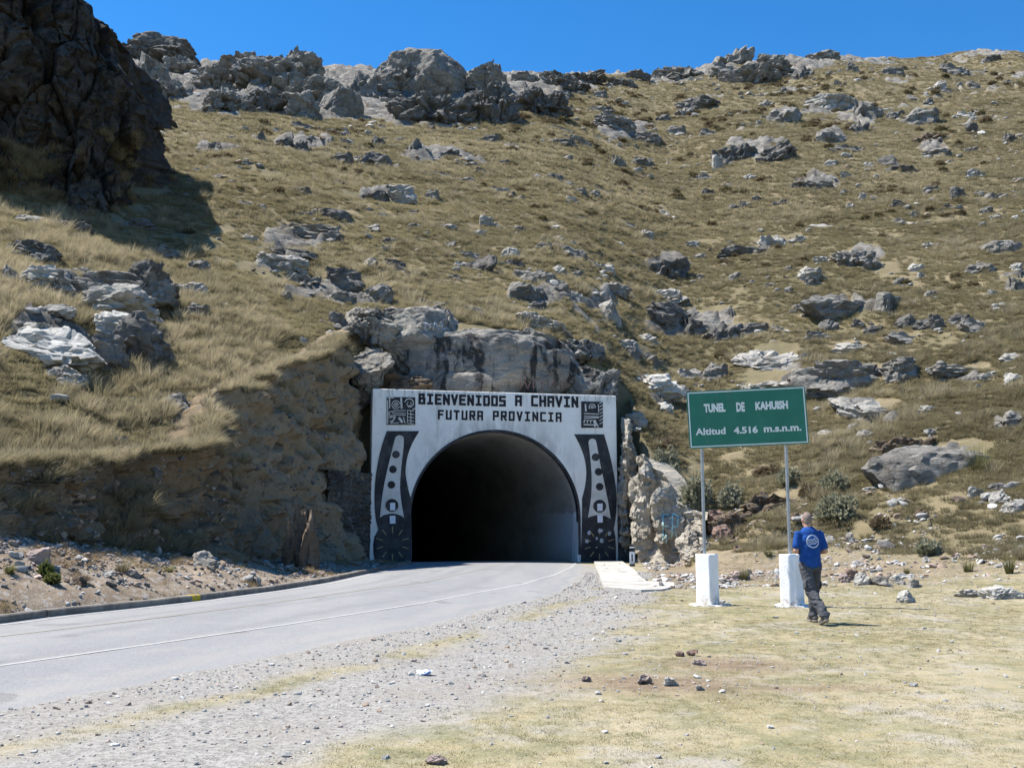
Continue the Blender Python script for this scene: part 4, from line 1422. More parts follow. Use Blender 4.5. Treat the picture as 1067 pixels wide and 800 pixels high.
# ------------------------------------------------------------------ cut bank on the left, pale cut face on the right
def cut_face(name, cur, y0, y1, side, mat, seed, label, cat, amp=.45, lean=.5, step=.12, nz=56, tfun=None, group=None):
    yy = np.arange(y0, y1, step)
    xx = np.interp(yy, *cur)
    sgn = 1 if side == 'l' else -1          # the face looks towards +x on the left side
    back = xx - sgn * (1.7 if side == 'l' else 1.1)
    topz = H(back - sgn * .3, yy) + .05
    if tfun is not None: topz = tfun(yy, topz)
    footz = H(xx + sgn * .35, yy) - .25
    t = np.linspace(0, 1, nz)
    Zg = footz[:, None] + (topz - footz)[:, None] * t[None]
    Yg = np.repeat(yy[:, None], nz, 1)
    hh = (topz - footz)[:, None]
    Xg = xx[:, None] + sgn * (lean * (1 - t[None]) ** 1.6 - .15 * t[None]) * np.clip(hh / 3, .4, 1.4)
    q = np.stack([Xg, Yg, Zg], -1).reshape(-1, 3)
    o3 = np.array([seed * 3.1, 0, 0])
    ds = fbm(q / 2.1 + o3, seed, 4) * amp + fbm(q / .55 + o3, seed + 3, 3) * amp * .28
    v1, e1 = facets(q / np.array([.9, .9, .6]) + .2 * vnoise(q / .5, seed)[:, None], seed, .9)
    v2, e2 = facets(q / np.array([.30, .30, .22]), seed + 2, .9)
    ds = ds + v1 * amp * .7 - np.exp(-(e1 / .07) ** 2) * amp * .14 + v2 * amp * .22
    Xg = Xg + sgn * ds.reshape(Xg.shape) * np.minimum(1, hh / 1.5)
    Yg = Yg - (fbm(q / 1.3 + 9 + o3, seed + 8, 3) * amp * .5).reshape(Xg.shape)
    # roll back over the top and down behind
    n2 = 5
    bk = np.linspace(0, 1, n2 + 1)[1:]
    XT = Xg[:, -1:] + (back[:, None] - Xg[:, -1:]) * bk[None]
    ZT = Zg[:, -1:] - .06 - .25 * bk[None] ** 2 + 0 * XT
    YT = np.repeat(Yg[:, -1:], n2, 1)
    XB, YB, ZB = XT[:, -1:], YT[:, -1:], footz[:, None]
    Xa = np.concatenate([Xg, XT, XB], 1); Ya = np.concatenate([Yg, YT, YB], 1); Za = np.concatenate([Zg, ZT, ZB], 1)
    nr, nc = Xa.shape; idx = np.arange(nr * nc).reshape(nr, nc)
    fa = np.stack([idx[:-1, :-1], idx[1:, :-1], idx[1:, 1:], idx[:-1, 1:]], -1).reshape(-1, 4)
    if side == 'r': fa = fa[:, ::-1]
    o = link(name, np_mesh(name, np.stack([Xa, Ya, Za], -1).reshape(-1, 3), fa, True, R(38)), mat)
    tag(o, label, cat, group)
    return o

k = N('bank_earth'); p = k.pos()
c = k.mix(k.ramp(k.noise(.5, 6, k.scale((1, 1, .6), p), .6), .36, .66), (.125, .100, .068), (.215, .168, .112))
c = k.mix(k.math('MULTIPLY', k.ramp(k.noise(.35, 5, p), .5, .62), .7), c, (.25, .185, .115))
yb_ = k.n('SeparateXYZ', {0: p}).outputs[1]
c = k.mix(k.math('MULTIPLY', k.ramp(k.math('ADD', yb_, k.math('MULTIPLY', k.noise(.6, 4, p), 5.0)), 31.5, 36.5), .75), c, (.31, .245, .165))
c = k.mix(k.math('MULTIPLY', k.ramp(k.noise(2.6, 7, p, .75), .52, .66), .6), c, (.045, .038, .028))
vs = k.n('TexVoronoi', {'Vector': p, 'Scale': 3.0})
c = k.mix(k.math('MULTIPLY', k.math('MULTIPLY', k.math('SUBTRACT', 1.0, k.ramp(vs.outputs['Distance'], .22, .30)), k.ramp(k.n('SeparateColor', {0: vs.outputs['Color']}).outputs[0], .6, .75)), .8), c, (.20, .185, .16))
b = k.bump(k.noise(2.2, 9, p, .7), .9, .25); b = k.bump(vs.outputs['Distance'], .4, .1, b); b = k.bump(k.noise(14, 6, p, .7), .6, .05, b)
BANKM = k.done(c, .95, b, .08)
PALECUT = rock_mat('pale_cut_rock', (.35, .312, .25), (.48, .44, .37), .35, .30, .35, (.62, .60, .55), .54, .015, .5)
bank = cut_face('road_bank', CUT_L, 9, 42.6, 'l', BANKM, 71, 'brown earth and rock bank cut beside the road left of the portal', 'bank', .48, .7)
def rt(yy, tz): return tz + .9 * sstep(40.5, 42.5, yy) 
pale = cut_face('cut_rock_face', CUT_R, 39.4, 42.6, 'r', PALECUT, 83, 'pale cream cut rock face right of the portal, sunlit', 'rock face', .34, .5, .06, 80, rt)
hero('rock_pillar', 657, 583, 26, 150, 43.0, 1.8, 's', 'p', 975, 'tall cream rock pillar between the portal and the cut slope', mat=PALECUT, blk=1)
hero('rock_pillar', 678, 585, 38, 112, 41.5, 2.0, 'w', 'p', 981, 'cream broken rock pillar stepping down right of the portal', mat=PALECUT, blk=1.2)
pil = hero('rock_pillar', 698, 587, 36, 82, 40.5, 1.7, 'w', 'p', 987, 'pale rock with faded turquoise graffiti behind the left sign plinth', mat=PALECUT)
hero('rock', 720, 591, 24, 44, 39.4, 1.4, 'w', 'p', 991, 'small buff rock spike behind the left sign post', mat=PALECUT, blk=1)
graffiti(pil, [[(691, 536), (691, 562)], [(691, 536), (698, 537)], [(691, 548), (697, 548)], [(701, 535), (700, 561)], [(701, 535), (707, 538), (706, 548), (700, 549)], [(694, 554), (694, 566)], [(703, 553), (707, 566)]],
         (.34, .52, .50), 'graffiti', 'faded turquoise painted letters', .07)
graffiti(cap_main, [[(542, 396), (542, 405)], [(546, 396), (550, 405), (553, 396)], [(556, 405), (556, 396), (561, 396)], [(564, 396), (564, 405), (568, 405)], [(571, 396), (571, 405)], [(574, 405), (577, 396), (580, 405)], [(584, 396), (584, 405), (588, 405), (588, 396)]],
         (.25, .155, .135), 'graffiti', 'faint red painted letters', .05)
graffiti(cap_left, [[(443, 336), (443, 345)], [(443, 336), (449, 340), (443, 345)], [(453, 335), (451, 344)], [(453, 335), (457, 344)], [(460, 335), (461, 343), (466, 342)]],
         (.36, .38, .42), 'graffiti', 'faint pale blue painted letters', .06)

# dry stone retaining walls either side of the portal
def stone_wall(name, A, B, h, seed, label):
    A = Vector(A); B = Vector(B); L = (B - A).length; D_ = (B - A).normalized(); Nn = Vector((D_.y, -D_.x, 0))
    nx, nz = int(L / .04), int(h / .04)
    s_ = np.linspace(0, L, nx); z_ = np.linspace(-.3, h, nz)
    Sg, Zg = np.meshgrid(s_, z_, indexing='ij')
    q = np.stack([Sg.ravel() / .36, Zg.ravel() / .22, np.full(Sg.size, .5)], 1)
    f1, f2, cid = worley(q, seed)
    ds = .10 * (1 - np.exp(-((f2 - f1) / .16) ** 2)) + (cid - .5) * .09 + vnoise(q * 3, seed) * .015
    ds = ds.reshape(Sg.shape)
    top = Zg + (vn2(Sg, Zg * 0, .4, seed) * .06) * (Zg > h - .05)
    Xg = A.x + D_.x * Sg + Nn.x * ds; Yg = A.y + D_.y * Sg + Nn.y * ds
    bx = A.x + D_.x * s_ - Nn.x * .5; by = A.y + D_.y * s_ - Nn.y * .5
    Xa = np.concatenate([Xg, bx[:, None], bx[:, None]], 1); Ya = np.concatenate([Yg, by[:, None], by[:, None]], 1)
    Za = np.concatenate([top, np.full((nx, 1), h), np.full((nx, 1), -.3)], 1)
    nr, nc = Xa.shape; idx = np.arange(nr * nc).reshape(nr, nc)
    fa = np.stack([idx[:-1, :-1], idx[1:, :-1], idx[1:, 1:], idx[:-1, 1:]], -1).reshape(-1, 4)
    o = link(name, np_mesh(name, np.stack([Xa, Ya, Za], -1).reshape(-1, 3), fa, True, R(35)), WALLM)
    tag(o, label, 'retaining wall')
WALLM = rock_mat('wall_stone', (.062, .058, .052), (.125, .115, .10), .3, .4, .3)
stone_wall('retaining_wall', (-6.95, 37.6, 0), (-5.90, 41.5, 0), 3.65, 5, 'dark dry stone retaining wall joining the bank to the portal')
stone_wall('retaining_wall', (4.66, 43.95, 0), (5.75, 43.2, 0), 3.4, 6, 'short dark dry stone wall between portal and pale cut rock')

# ------------------------------------------------------------------ shaded cliff, upper left
SIL = [(-120, -120), (-40, -60), (40, -18), (70, 0), (100, 8), (118, 15), (130, 38), (137, 62), (149, 76), (157, 104), (166, 130), (174, 158), (180, 188), (187, 216), (193, 250), (196, 300)]
DS = 55.0
zz = []; xr_ = []
for a_, b_ in SIL:
    a, t = ray(a_, b_); zz.append(EYE + float(t) * DS); xr_.append(float(a) * DS)
zz = np.array(zz)[::-1]; xr_ = np.array(xr_)[::-1]
nh, na = 260, 640
hs = np.linspace(zz[0], zz[-1] + .0, nh)
th = np.linspace(0, 2 * np.pi, na, endpoint=False)
V = []
for h in hs:
    xr0 = np.interp(h, zz, xr_) - 4.0 + 3.3 * sstep(16, 34, h); xl = -53.0 + max(0, h - 31) * .35
    c_ = (xr0 + xl) / 2; a_ = max((xr0 - xl) / 2, .2)
    fr = 50.0 + (h - hs[0]) * .02; bk_ = 70 - (h - hs[0]) * .1
    cy_, b_ = (fr + bk_) / 2, max((bk_ - fr) / 2, .3)
    e = .34
    V.append(np.stack([c_ + a_ * np.sign(np.cos(th)) * np.abs(np.cos(th)) ** e, cy_ + b_ * np.sign(np.sin(th)) * np.abs(np.sin(th)) ** e, np.full(na, h)], 1))
V = np.concatenate(V)
cen = V.reshape(nh, na, 3).mean(1); ctr = np.repeat(cen, na, 0)
nn = V - ctr; nn[:, 2] = 0; nn[:, 0] /= 3; nn /= np.linalg.norm(nn, axis=1)[:, None] + 1e-9
ds = fbm(V / 5.5, 301, 2) * .7 + fbm(V / np.array([1.2, 1.2, 2.6]), 302, 3) * .30
v1, e1 = facets((V + .3 * np.stack([vnoise(V / 1.5 + i, 303 + i) for i in range(3)], 1)) / np.array([2.6, 2.6, 4.2]), 305, 1.0)
ds += v1 * 1.5 - np.exp(-(e1 / .05) ** 2) * .4
v1, e1 = facets(V / np.array([1.0, 1.0, .8]), 306, 1.0); ds += v1 * .55 - np.exp(-(e1 / .06) ** 2) * .15
v1, e1 = facets(V / np.array([.4, .4, .26]), 308, 1.0); ds += v1 * .16
lim = sstep(0, 3, np.interp(V[:, 2], zz, xr_) - V[:, 0])            # keep the skyline edge close to its outline
V = V + nn * (ds * (.35 + .65 * lim))[:, None]
V[:, 2] += vnoise(V / 1.4, 309) * .3
idx = np.arange(nh * na).reshape(nh, na)
nx_ = np.roll(idx, -1, 1)
fa = np.stack([idx[:-1], nx_[:-1], nx_[1:], idx[1:]], -1).reshape(-1, 4)
me = np_mesh('cliff', V, fa, True, R(35))
bm = bmesh.new(); bm.from_mesh(me); bm.verts.ensure_lookup_table()
bm.faces.new([bm.verts[int(i)] for i in idx[-1]]); bm.to_mesh(me); bm.free()
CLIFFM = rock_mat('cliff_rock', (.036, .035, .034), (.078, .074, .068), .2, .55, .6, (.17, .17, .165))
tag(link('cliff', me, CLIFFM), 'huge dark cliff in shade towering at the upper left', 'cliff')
occ.append((-37, 61, 15.0, 7.0))
# ------------------------------------------------------------------ instanced ground cover
def stuff_points(name, pts, rot, scl, protos, label, cat):
    me = bpy.data.meshes.new(name)
    me.vertices.add(len(pts)); me.vertices.foreach_set('co', np.asarray(pts, np.float32).ravel())
    for nm, arr in (('rot', rot), ('scl', scl)):
        at = me.attributes.new(nm, 'FLOAT_VECTOR', 'POINT'); at.data.foreach_set('vector', np.ascontiguousarray(arr, np.float32).ravel())
    o = bpy.data.objects.new(name, me); COL.objects.link(o)
    col = bpy.data.collections.new(name + '_kinds')
    for q in protos: col.objects.link(q)
    g = bpy.data.node_groups.new(name, 'GeometryNodeTree')
    g.interface.new_socket('Geometry', in_out='INPUT', socket_type='NodeSocketGeometry')
    g.interface.new_socket('Geometry', in_out='OUTPUT', socket_type='NodeSocketGeometry')
    n = g.nodes; gi = n.new('NodeGroupInput'); go = n.new('NodeGroupOutput')
    iop = n.new('GeometryNodeInstanceOnPoints'); ci = n.new('GeometryNodeCollectionInfo')
    ci.inputs['Collection'].default_value = col; ci.inputs['Separate Children'].default_value = True; ci.inputs['Reset Children'].default_value = True
    ar = n.new('GeometryNodeInputNamedAttribute'); ar.data_type = 'FLOAT_VECTOR'; ar.inputs['Name'].default_value = 'rot'
    asx = n.new('GeometryNodeInputNamedAttribute'); asx.data_type = 'FLOAT_VECTOR'; asx.inputs['Name'].default_value = 'scl'
    er_ = n.new('FunctionNodeEulerToRotation')
    l = g.links.new
    l(gi.outputs[0], iop.inputs['Points']); l(ci.outputs[0], iop.inputs['Instance'])
    iop.inputs['Pick Instance'].default_value = True
    l(ar.outputs['Attribute'], er_.inputs[0]); l(er_.outputs[0], iop.inputs['Rotation']); l(asx.outputs['Attribute'], iop.inputs['Scale'])
    l(iop.outputs[0], go.inputs[0])
    o.modifiers.new('scatter', 'NODES').node_group = g
    tag(o, label, cat, kind='stuff')
    return o

def blades(name, seed, n, h, spread, wdt, lean, base_r, segs=3, windx=.0, straight=.5):
    """a tuft of n tapering arched blades; attribute tip runs 0..1 up the blade, hue is per blade"""
    g = np.random.default_rng(seed); v = []; f = []; tip = []; hue = []
    for i in range(n):
        a = g.uniform(0, 2 * np.pi); r = base_r * math.sqrt(g.uniform()); L = h * g.uniform(.55, 1.1); out = spread * g.uniform(.2, 1) * (0.4 + r / base_r)
        bx, by = r * math.cos(a), r * math.sin(a); a2 = a + g.normal() * .5
        wx, wy = -math.sin(a2 + g.normal() * .8), math.cos(a2 + g.normal() * .8)
        hu = g.uniform(); b0 = len(v)
        for s_ in range(segs + 1):
            t = s_ / segs
            o_ = out * (straight * t + (1 - straight) * t * t) * L
            z = L * (t - .25 * t * t * min(1, out))
            x = bx + math.cos(a2) * o_ + (lean + windx) * t * t * L; y = by + math.sin(a2) * o_
            ww = wdt * (1 - t) ** .7 * .5 if s_ < segs else .0006
            v += [(x - wx * ww, y - wy * ww, z - .02), (x + wx * ww, y + wy * ww, z - .02)]; tip += [t, t]; hue += [hu, hu]
        for s_ in range(segs): f.append((b0 + 2 * s_, b0 + 2 * s_ + 1, b0 + 2 * s_ + 3, b0 + 2 * s_ + 2))
    me = np_mesh(name, v, f)
    for nm, arr in (('tip', tip), ('hue', hue)):
        at = me.attributes.new(nm, 'FLOAT', 'POINT'); at.data.foreach_set('value', np.array(arr, np.float32))
    return me

def grass_mat(name, base, tipc, alt_base, alt_tip, patch=.12, trans=.4, bias=(.38, .59)):
    k = N(name); p = k.pos()
    pn = k.ramp(k.math('ADD', k.noise(patch, 5, p, .65), k.math('MULTIPLY', k.math('SUBTRACT', k.n('ObjectInfo').outputs['Random'], .5), .22)), *bias)
    t = k.attr('tip')
    a = k.mix(t, base, tipc); b = k.mix(t, alt_base, alt_tip)
    c = k.mix(pn, a, b)
    c = k.mix(k.math('MULTIPLY', k.attr('hue'), .25), c, k.mix(.5, tipc, (.10, .085, .03)))
    d = k.n('BsdfDiffuse', {'Color': c}); tr = k.n('BsdfTranslucent', {'Color': c})
    ms = k.n('MixShader', {0: trans}); k.t.links.new(d.outputs[0], ms.inputs[1]); k.t.links.new(tr.outputs[0], ms.inputs[2])
    k.t.links.new(ms.outputs[0], k.out.inputs[0])
    return k.m
G_TUS = grass_mat('tussock_straw', (.27, .225, .135), (.52, .45, .31), (.160, .141, .080), (.33, .283, .178))
G_LOW = grass_mat('tussock_olive', (.225, .195, .11), (.39, .335, .205), (.140, .126, .069), (.278, .24, .145))
G_TURF = grass_mat('turf_blades', (.22, .185, .09), (.38, .32, .175), (.125, .128, .055), (.235, .225, .105), .35, .3)
def pobj(me, m):
    me.materials.append(m); return bpy.data.objects.new(me.name, me)
tall = [pobj(blades('tall_tuft', 10 + i, 110, .50, .8, .015, .12, .16, 3), G_TUS) for i in range(4)]
low = [pobj(blades('low_tuft', 20 + i, 90, .17, 1.1, .016, .03, .15, 2), G_LOW) for i in range(4)]
farl = [pobj(blades('far_tuft', 30 + i, 46, .30, 1.1, .040, .10, .28, 2), G_TUS if i % 2 else G_LOW) for i in range(4)]
turf = [pobj(blades('turf_tuft', 40 + i, 36, .045, 1.2, .007, .0, .06, 2), G_TURF) for i in range(3)]

OC = np.array(occ)
def clear(x, y):
    ok = np.ones(len(x), bool)
    for a, b, r1, r2 in OC:
        m_ = (np.abs(x - a) < r1) & (np.abs(y - b) < r2)
        if m_.any():
            i = np.where(m_)[0]; ok[i] &= (((x[i] - a) / r1) ** 2 + ((y[i] - b) / r2) ** 2) > 1
    return ok

def scatter_hill(n, y0, y1, margin=760, hm=.45):
    yy = np.sqrt(rng.uniform(y0 ** 2, y1 ** 2, n)); pxx = rng.uniform(CX - margin, CX + margin, n)
    x = (pxx - CX) / F * yy
    _, hl_, _, _ = attrs(x, yy)
    keep = hl_ > hm
    x, yy = x[keep], yy[keep]
    z = H(x, yy); z2 = H(x, yy + .35); z3 = H(x, yy - .35); z4 = H(x - .35, yy); z5 = H(x + .35, yy)
    steep = np.maximum(np.abs(z2 - z3), np.abs(z5 - z4)) / .7
    _, over = natural(x, yy)
    _, _, _, ea_ = attrs(x, yy)
    keep = (steep < 1.9) & (over < 6) & clear(x, yy) & (rng.uniform(size=len(x)) > ea_ * .9)
    keep &= rock_mask(x, yy) < .45
    keep &= ~((yy > 39) & (yy < 44.6) & (x > 2) & (x < np.interp(yy, *CUT_R) + .75))
    P_ = (x - PL.x) * (-PN.x) + (yy - PL.y) * (-PN.y)
    keep &= ~((P_ > -1.2) & (P_ < 1.6) & (x > -6.6) & (x < 4.3))
    return x[keep], yy[keep], z[keep]

def rs(n, s0, s1, tilt=.12, zs=(.8, 1.2)):
    rot = np.stack([rng.normal(0, tilt, n), rng.normal(0, tilt, n), rng.uniform(-.7, .7, n)], 1)
    s = rng.uniform(s0, s1, n); scl = np.stack([s, s, s * rng.uniform(*zs, n)], 1)
    return rot, scl

# near and middle slope
x, y, z = scatter_hill(130000, 15, 84)
xa, ya, za = scatter_hill(60000, 22, 50)
x = np.concatenate([x, xa]); y = np.concatenate([y, ya]); z = np.concatenate([z, za])
pn = vn2(x, y, 2.8, 71) + vn2(x, y, .9, 72) * .7 + .25 * vn2(x, y, 8, 70)
left = x < -3
tallm = (pn > np.where(left, -.05, .15)) & (rng.uniform(size=len(x)) < np.where(left & (y < 45), .34, .15))
i = np.where(tallm)[0]
r_, s_ = rs(len(i), .4, 1.15); s_ *= np.exp(rng.normal(0, .18, len(i)))[:, None]; r_[:, 2] = rng.uniform(-.9, .9, len(i))
stuff_points('tussock_grass', np.stack([x[i], y[i], z[i] - .03], 1), r_, s_, tall, 'tall straw-coloured bunch grass leaning in the wind on the near slopes', 'grass')
i = np.where(~tallm & (pn + rng.uniform(-.4, .4, len(x)) > -.55))[0]
r_, s_ = rs(len(i), .7, 1.35); r_[:, 2] = rng.uniform(0, 6.28, len(i))
stuff_points('low_grass', np.stack([x[i], y[i], z[i] - .03], 1), r_, s_, low, 'short olive grass between the taller tufts on the near slopes', 'grass')
# far slope
x, y, z = scatter_hill(75000, 80, 150, 640)
pn = vn2(x, y, 6, 73) + vn2(x, y * .5, 2, 74) * .7
i = np.where(pn > -1.0)[0]
r_, s_ = rs(len(i), .6, 1.15); r_[:, 2] = rng.uniform(0, 6.28, len(i))
pts_mid = (x[i], y[i], z[i], r_, s_)
x, y, z = scatter_hill(75000, 146, 262, 620)
pn = vn2(x, y, 9, 75) + vn2(x, y * .5, 3, 76) * .7
i = np.where(pn > -1.0)[0]
r2, s2 = rs(len(i), .7, 1.3); r2[:, 2] = rng.uniform(0, 6.28, len(i))
stuff_points('mountain_grass', np.concatenate([np.stack(pts_mid[:3], 1), np.stack([x[i], y[i], z[i]], 1)]), np.concatenate([pts_mid[3], r2]), np.concatenate([pts_mid[4], s2]), farl,
             'dry grass covering the upper mountainside', 'grass')
# turf by the sign and in the foreground
def scatter_flat(n, y0, y1):
    yy = np.sqrt(rng.uniform(y0 ** 2, y1 ** 2, n)); x = rng.uniform(-.64, .76, n) * yy
    return x, yy
x, y = scatter_flat(130000, 4.3, 34)
g_, h_, ru_, e_ = attrs(x, y)
n_ = vn2(x, y, .8, 81) * .6 + vn2(x, y, .25, 82) * .4 + vn2(x, y, 2.6, 83) * .5
dens = (1 - g_) * (1 - .8 * e_) * (h_ < .5) * (x > cx_(K_EDGE, y) + .3) * np.clip(.55 + n_ * .9, 0, 1)
i = np.where(rng.uniform(size=len(x)) < dens)[0]
r_, s_ = rs(len(i), .5, 1.1, .05, (.5, 1.0)); r_[:, 2] = rng.uniform(0, 6.28, len(i))
stuff_points('turf', np.stack([x[i], y[i], H(x[i], y[i])], 1), r_, s_, turf, 'short yellow-green turf on the level ground', 'grass')
# gravel and rubble
def stones(name, tones, seed):
    out = []
    for i, t in enumerate(tones):
        q, f = rock_pts(seed + i, (1, .8, .55), 'w' if i % 2 else 'b', 2)
        me = np_mesh(name, q - [0, 0, .15], f, True, R(32)); out.append(pobj(me, M_STONE[t]))
    return out
M_STONE = {'g': simple('stone_grey', (.25, .245, .235), .9, .25, 8, .15), 'd': simple('stone_dark', (.11, .105, .10), .9, .25, 8, .15), 'p': simple('stone_pale', (.40, .385, .36), .9, .2, 8, .15),
           'n': simple('stone_brown', (.24, .185, .14), .9, .25, 8, .15), 'k': simple('stone_pink', (.37, .29, .25), .9, .2, 8, .15)}
x, y = scatter_flat(90000, 4.2, 34)
g_, h_, ru_, e_ = attrs(x, y)
xe_ = cx_(K_EDGE, y)
edge_b = np.exp(-((x - xe_ - .15) / .5) ** 2)
dens = np.where(x > xe_ + .02, g_ * .75 + .10 * (1 - g_) + e_ * .5 + edge_b * .5, 0) * (h_ < .5)
i = np.where(rng.uniform(size=len(x)) < dens)[0]
s = np.exp(rng.normal(math.log(.014), .55, len(i))).clip(.007, .07) * (1 + y[i] / 40)
r_ = np.stack([rng.normal(0, .3, len(i)), rng.normal(0, .3, len(i)), rng.uniform(0, 6.28, len(i))], 1)
stuff_points('gravel', np.stack([x[i], y[i], H(x[i], y[i])], 1), r_, np.stack([s, s, s], 1), stones('pebble', 'ggpgpkgn', 600), 'loose grey gravel on the shoulder of the road', 'gravel')
n = 26000
y = rng.uniform(8, 41.5, n); t = rng.uniform(-.15, 1.0, n) 
xk_ = cx_(K_KERB, y); xc_ = np.interp(y, *CUT_L); x = xk_ - .35 - (xk_ - .35 - xc_) * t
cl = vn2(x, y, 1.4, 91) * .8 + vn2(x, y, .5, 92) * .5
dens = np.clip(.12 + .55 * t + cl * .8, 0.03, 1) * np.clip(1.3 - (y - 14) / 40, .35, 1)
i = np.where((rng.uniform(size=n) < dens) & (x < xk_ - .3))[0]
s = np.exp(rng.normal(math.log(.050), .62, len(i))).clip(.02, .34)
r_ = np.stack([rng.normal(0, .35, len(i)), rng.normal(0, .35, len(i)), rng.uniform(0, 6.28, len(i))], 1)
stuff_points('rubble', np.stack([x[i], y[i], H(x[i], y[i])], 1), r_, np.stack([s, s, s], 1), stones('rubble_stone', 'gnngkpnd', 640), 'broken stones heaped on the verge between kerb and bank', 'rubble')
x, y, z = scatter_hill(14000, 16, 250, 640, .3)
cl = vn2(x, y, 7, 93) + vn2(x, y, 2.5, 94) * .6
keep = cl > .15; x, y, z = x[keep], y[keep], z[keep]
ex = []
for a_, b_, r1_, r2_ in occ[:len(ent)]:
    if b_ < 22 or b_ > 250: continue
    m_ = random.randint(3, 9)
    for q in range(m_): ex.append((a_ + random.gauss(0, 1) * r1_ * 1.3, b_ - abs(random.gauss(0, 1)) * r2_ * 1.4 - r2_ * .4))
ex = np.array(ex); _, h_ex, _, _ = attrs(ex[:, 0], ex[:, 1]); ex = ex[h_ex > .5]
x = np.concatenate([x, ex[:, 0]]); y = np.concatenate([y, ex[:, 1]]); z = np.concatenate([z, H(ex[:, 0], ex[:, 1])])
s = np.exp(rng.normal(math.log(.30), .6, len(x))).clip(.08, 1.0) * np.clip(y / 90, .6, 1.6)
r_ = np.stack([rng.normal(0, .25, len(x)), rng.normal(0, .25, len(x)), rng.uniform(0, 6.28, len(x))], 1)
stuff_points('scree', np.stack([x, y, z], 1), r_, np.stack([s, s * .9, s * .8], 1), stones('scree_stone', 'gpggpdgn', 680), 'small loose stones strewn over the mountainside', 'stones')
n = 9000
x = rng.uniform(2.5, 17.5, n); y = rng.uniform(25, 41.5, n)
_, h_, _, e_ = attrs(x, y)
cl = vn2(x, y, 1.7, 95) + .6 * vn2(x, y, .6, 96)
i = np.where((cl > .05) & ((h_ < .95) | (e_ > .35)) & (e_ + h_ > .25) & (x > cx_(K_EDGE, y) + 1.8))[0]
s = np.exp(rng.normal(math.log(.085), .55, len(i))).clip(.03, .32)
r_ = np.stack([rng.normal(0, .3, len(i)), rng.normal(0, .3, len(i)), rng.uniform(0, 6.28, len(i))], 1)
stuff_points('bank_stones', np.stack([x[i], y[i], H(x[i], y[i])], 1), r_, np.stack([s, s, s], 1), stones('bank_stone', 'pgnkgpnp', 700), 'brown and pale stones strewn at the foot of the slope behind the sign', 'stones')

# ------------------------------------------------------------------ shrubs and single tufts
def shrub_mesh(name, seed, w_, h_, n, leaf):
    g = np.random.default_rng(seed); v = []; f = []; tip = []; hue = []
    for i in range(n):
        a = g.uniform(0, 2 * np.pi); el = math.asin(g.uniform(.02, 1)); lob = .70 + .42 * float(vnoise(np.array([[math.cos(a) * 1.6 + seed, math.sin(a) * 1.6, math.sin(el) * 1.8]]), 7)[0])
        rr = g.uniform(.35, 1) ** .6 * lob
        c0 = np.array([math.cos(a) * math.cos(el) * w_ / 2 * rr, math.sin(a) * math.cos(el) * w_ / 2.4 * rr, .03 + math.sin(el) * h_ * rr * .95])
        up = np.array([math.cos(a) * .5, math.sin(a) * .5, 1.0]) + g.normal(size=3) * .35; up /= np.linalg.norm(up)
        hu = g.uniform()
        for q in range(4):
            sd = np.cross(up, g.normal(size=3)); sd /= np.linalg.norm(sd)
            L = leaf * g.uniform(.7, 1.4); d = up + sd * g.uniform(-.7, .7); b0 = len(v)
            v += [c0 - sd * .005, c0 + d * L * .6 + np.cross(sd, up) * L * .16, c0 + d * L, c0 + d * L * .6 - np.cross(sd, up) * L * .16]
            f.append((b0, b0 + 1, b0 + 2, b0 + 3)); tip += [0, .6, 1, .6]; hue += [hu] * 4
    me = np_mesh(name, v, f, False)
    for nm, arr in (('tip', tip), ('hue', hue)):
        at = me.attributes.new(nm, 'FLOAT', 'POINT'); at.data.foreach_set('value', np.array(arr, np.float32))
    return me
S_GREY = grass_mat('shrub_grey_green', (.19, .19, .13), (.42, .41, .31), (.15, .155, .095), (.35, .35, .245), .6)
S_BROWN = grass_mat('shrub_brown', (.10, .075, .05), (.26, .195, .135), (.11, .085, .05), (.22, .17, .105), .6)
S_GREEN = grass_mat('shrub_green', (.05, .06, .02), (.16, .175, .06), (.045, .055, .018), (.13, .15, .05), .6)
S_TUFT = grass_mat('tuft_green', (.085, .085, .03), (.26, .245, .115), (.08, .08, .03), (.21, .20, .09), .6)
BARK = simple('twig_bark', (.10, .08, .06), .9, .2, 12)
SHR = """
728 535 46 50 grey|tall grey-green shrub rising behind the left sign post
765 530 46 36 grey|wide grey-green shrub right of the left sign post
693 492 36 34 grey|grey shrub on top of the pale cut rock, left of the sign
692 468 26 18 brown|dark brown heathery bush above the pale cut rock
690 522 22 20 brown|round brown bush sitting on the pale cut rock
670 556 14 26 brown|dry grey-brown bush in the gap beside the dry stone wall
701 584 14 16 green|small dark green bush at the foot of the pale cut rock
826 506 36 22 grey|low grey shrub just right of the right sign post, upper slope
872 512 40 24 grey|upper of two grey shrubs up-slope from the man's head
876 541 48 32 grey|lower and larger of two grey shrubs up-slope from the man's head
843 520 22 16 brown|brown twiggy bush left of the larger grey shrub
972 579 36 18 grey|low spreading grey shrub on the open slope right of the man
920 553 28 14 brown|brown low bush among stones on the slope right of the man
800 498 34 16 brown|brown bush between the sign posts, below the board
31 557 12 15 green|bright green bush on the verge at far left
46 601 11 14 green|larger green clump beside the pinkish verge boulder
53 608 10 9 green|smaller green clump below the larger one on the verge
940 480 26 18 green|green bush hugging the left foot of the low grey dome
"""
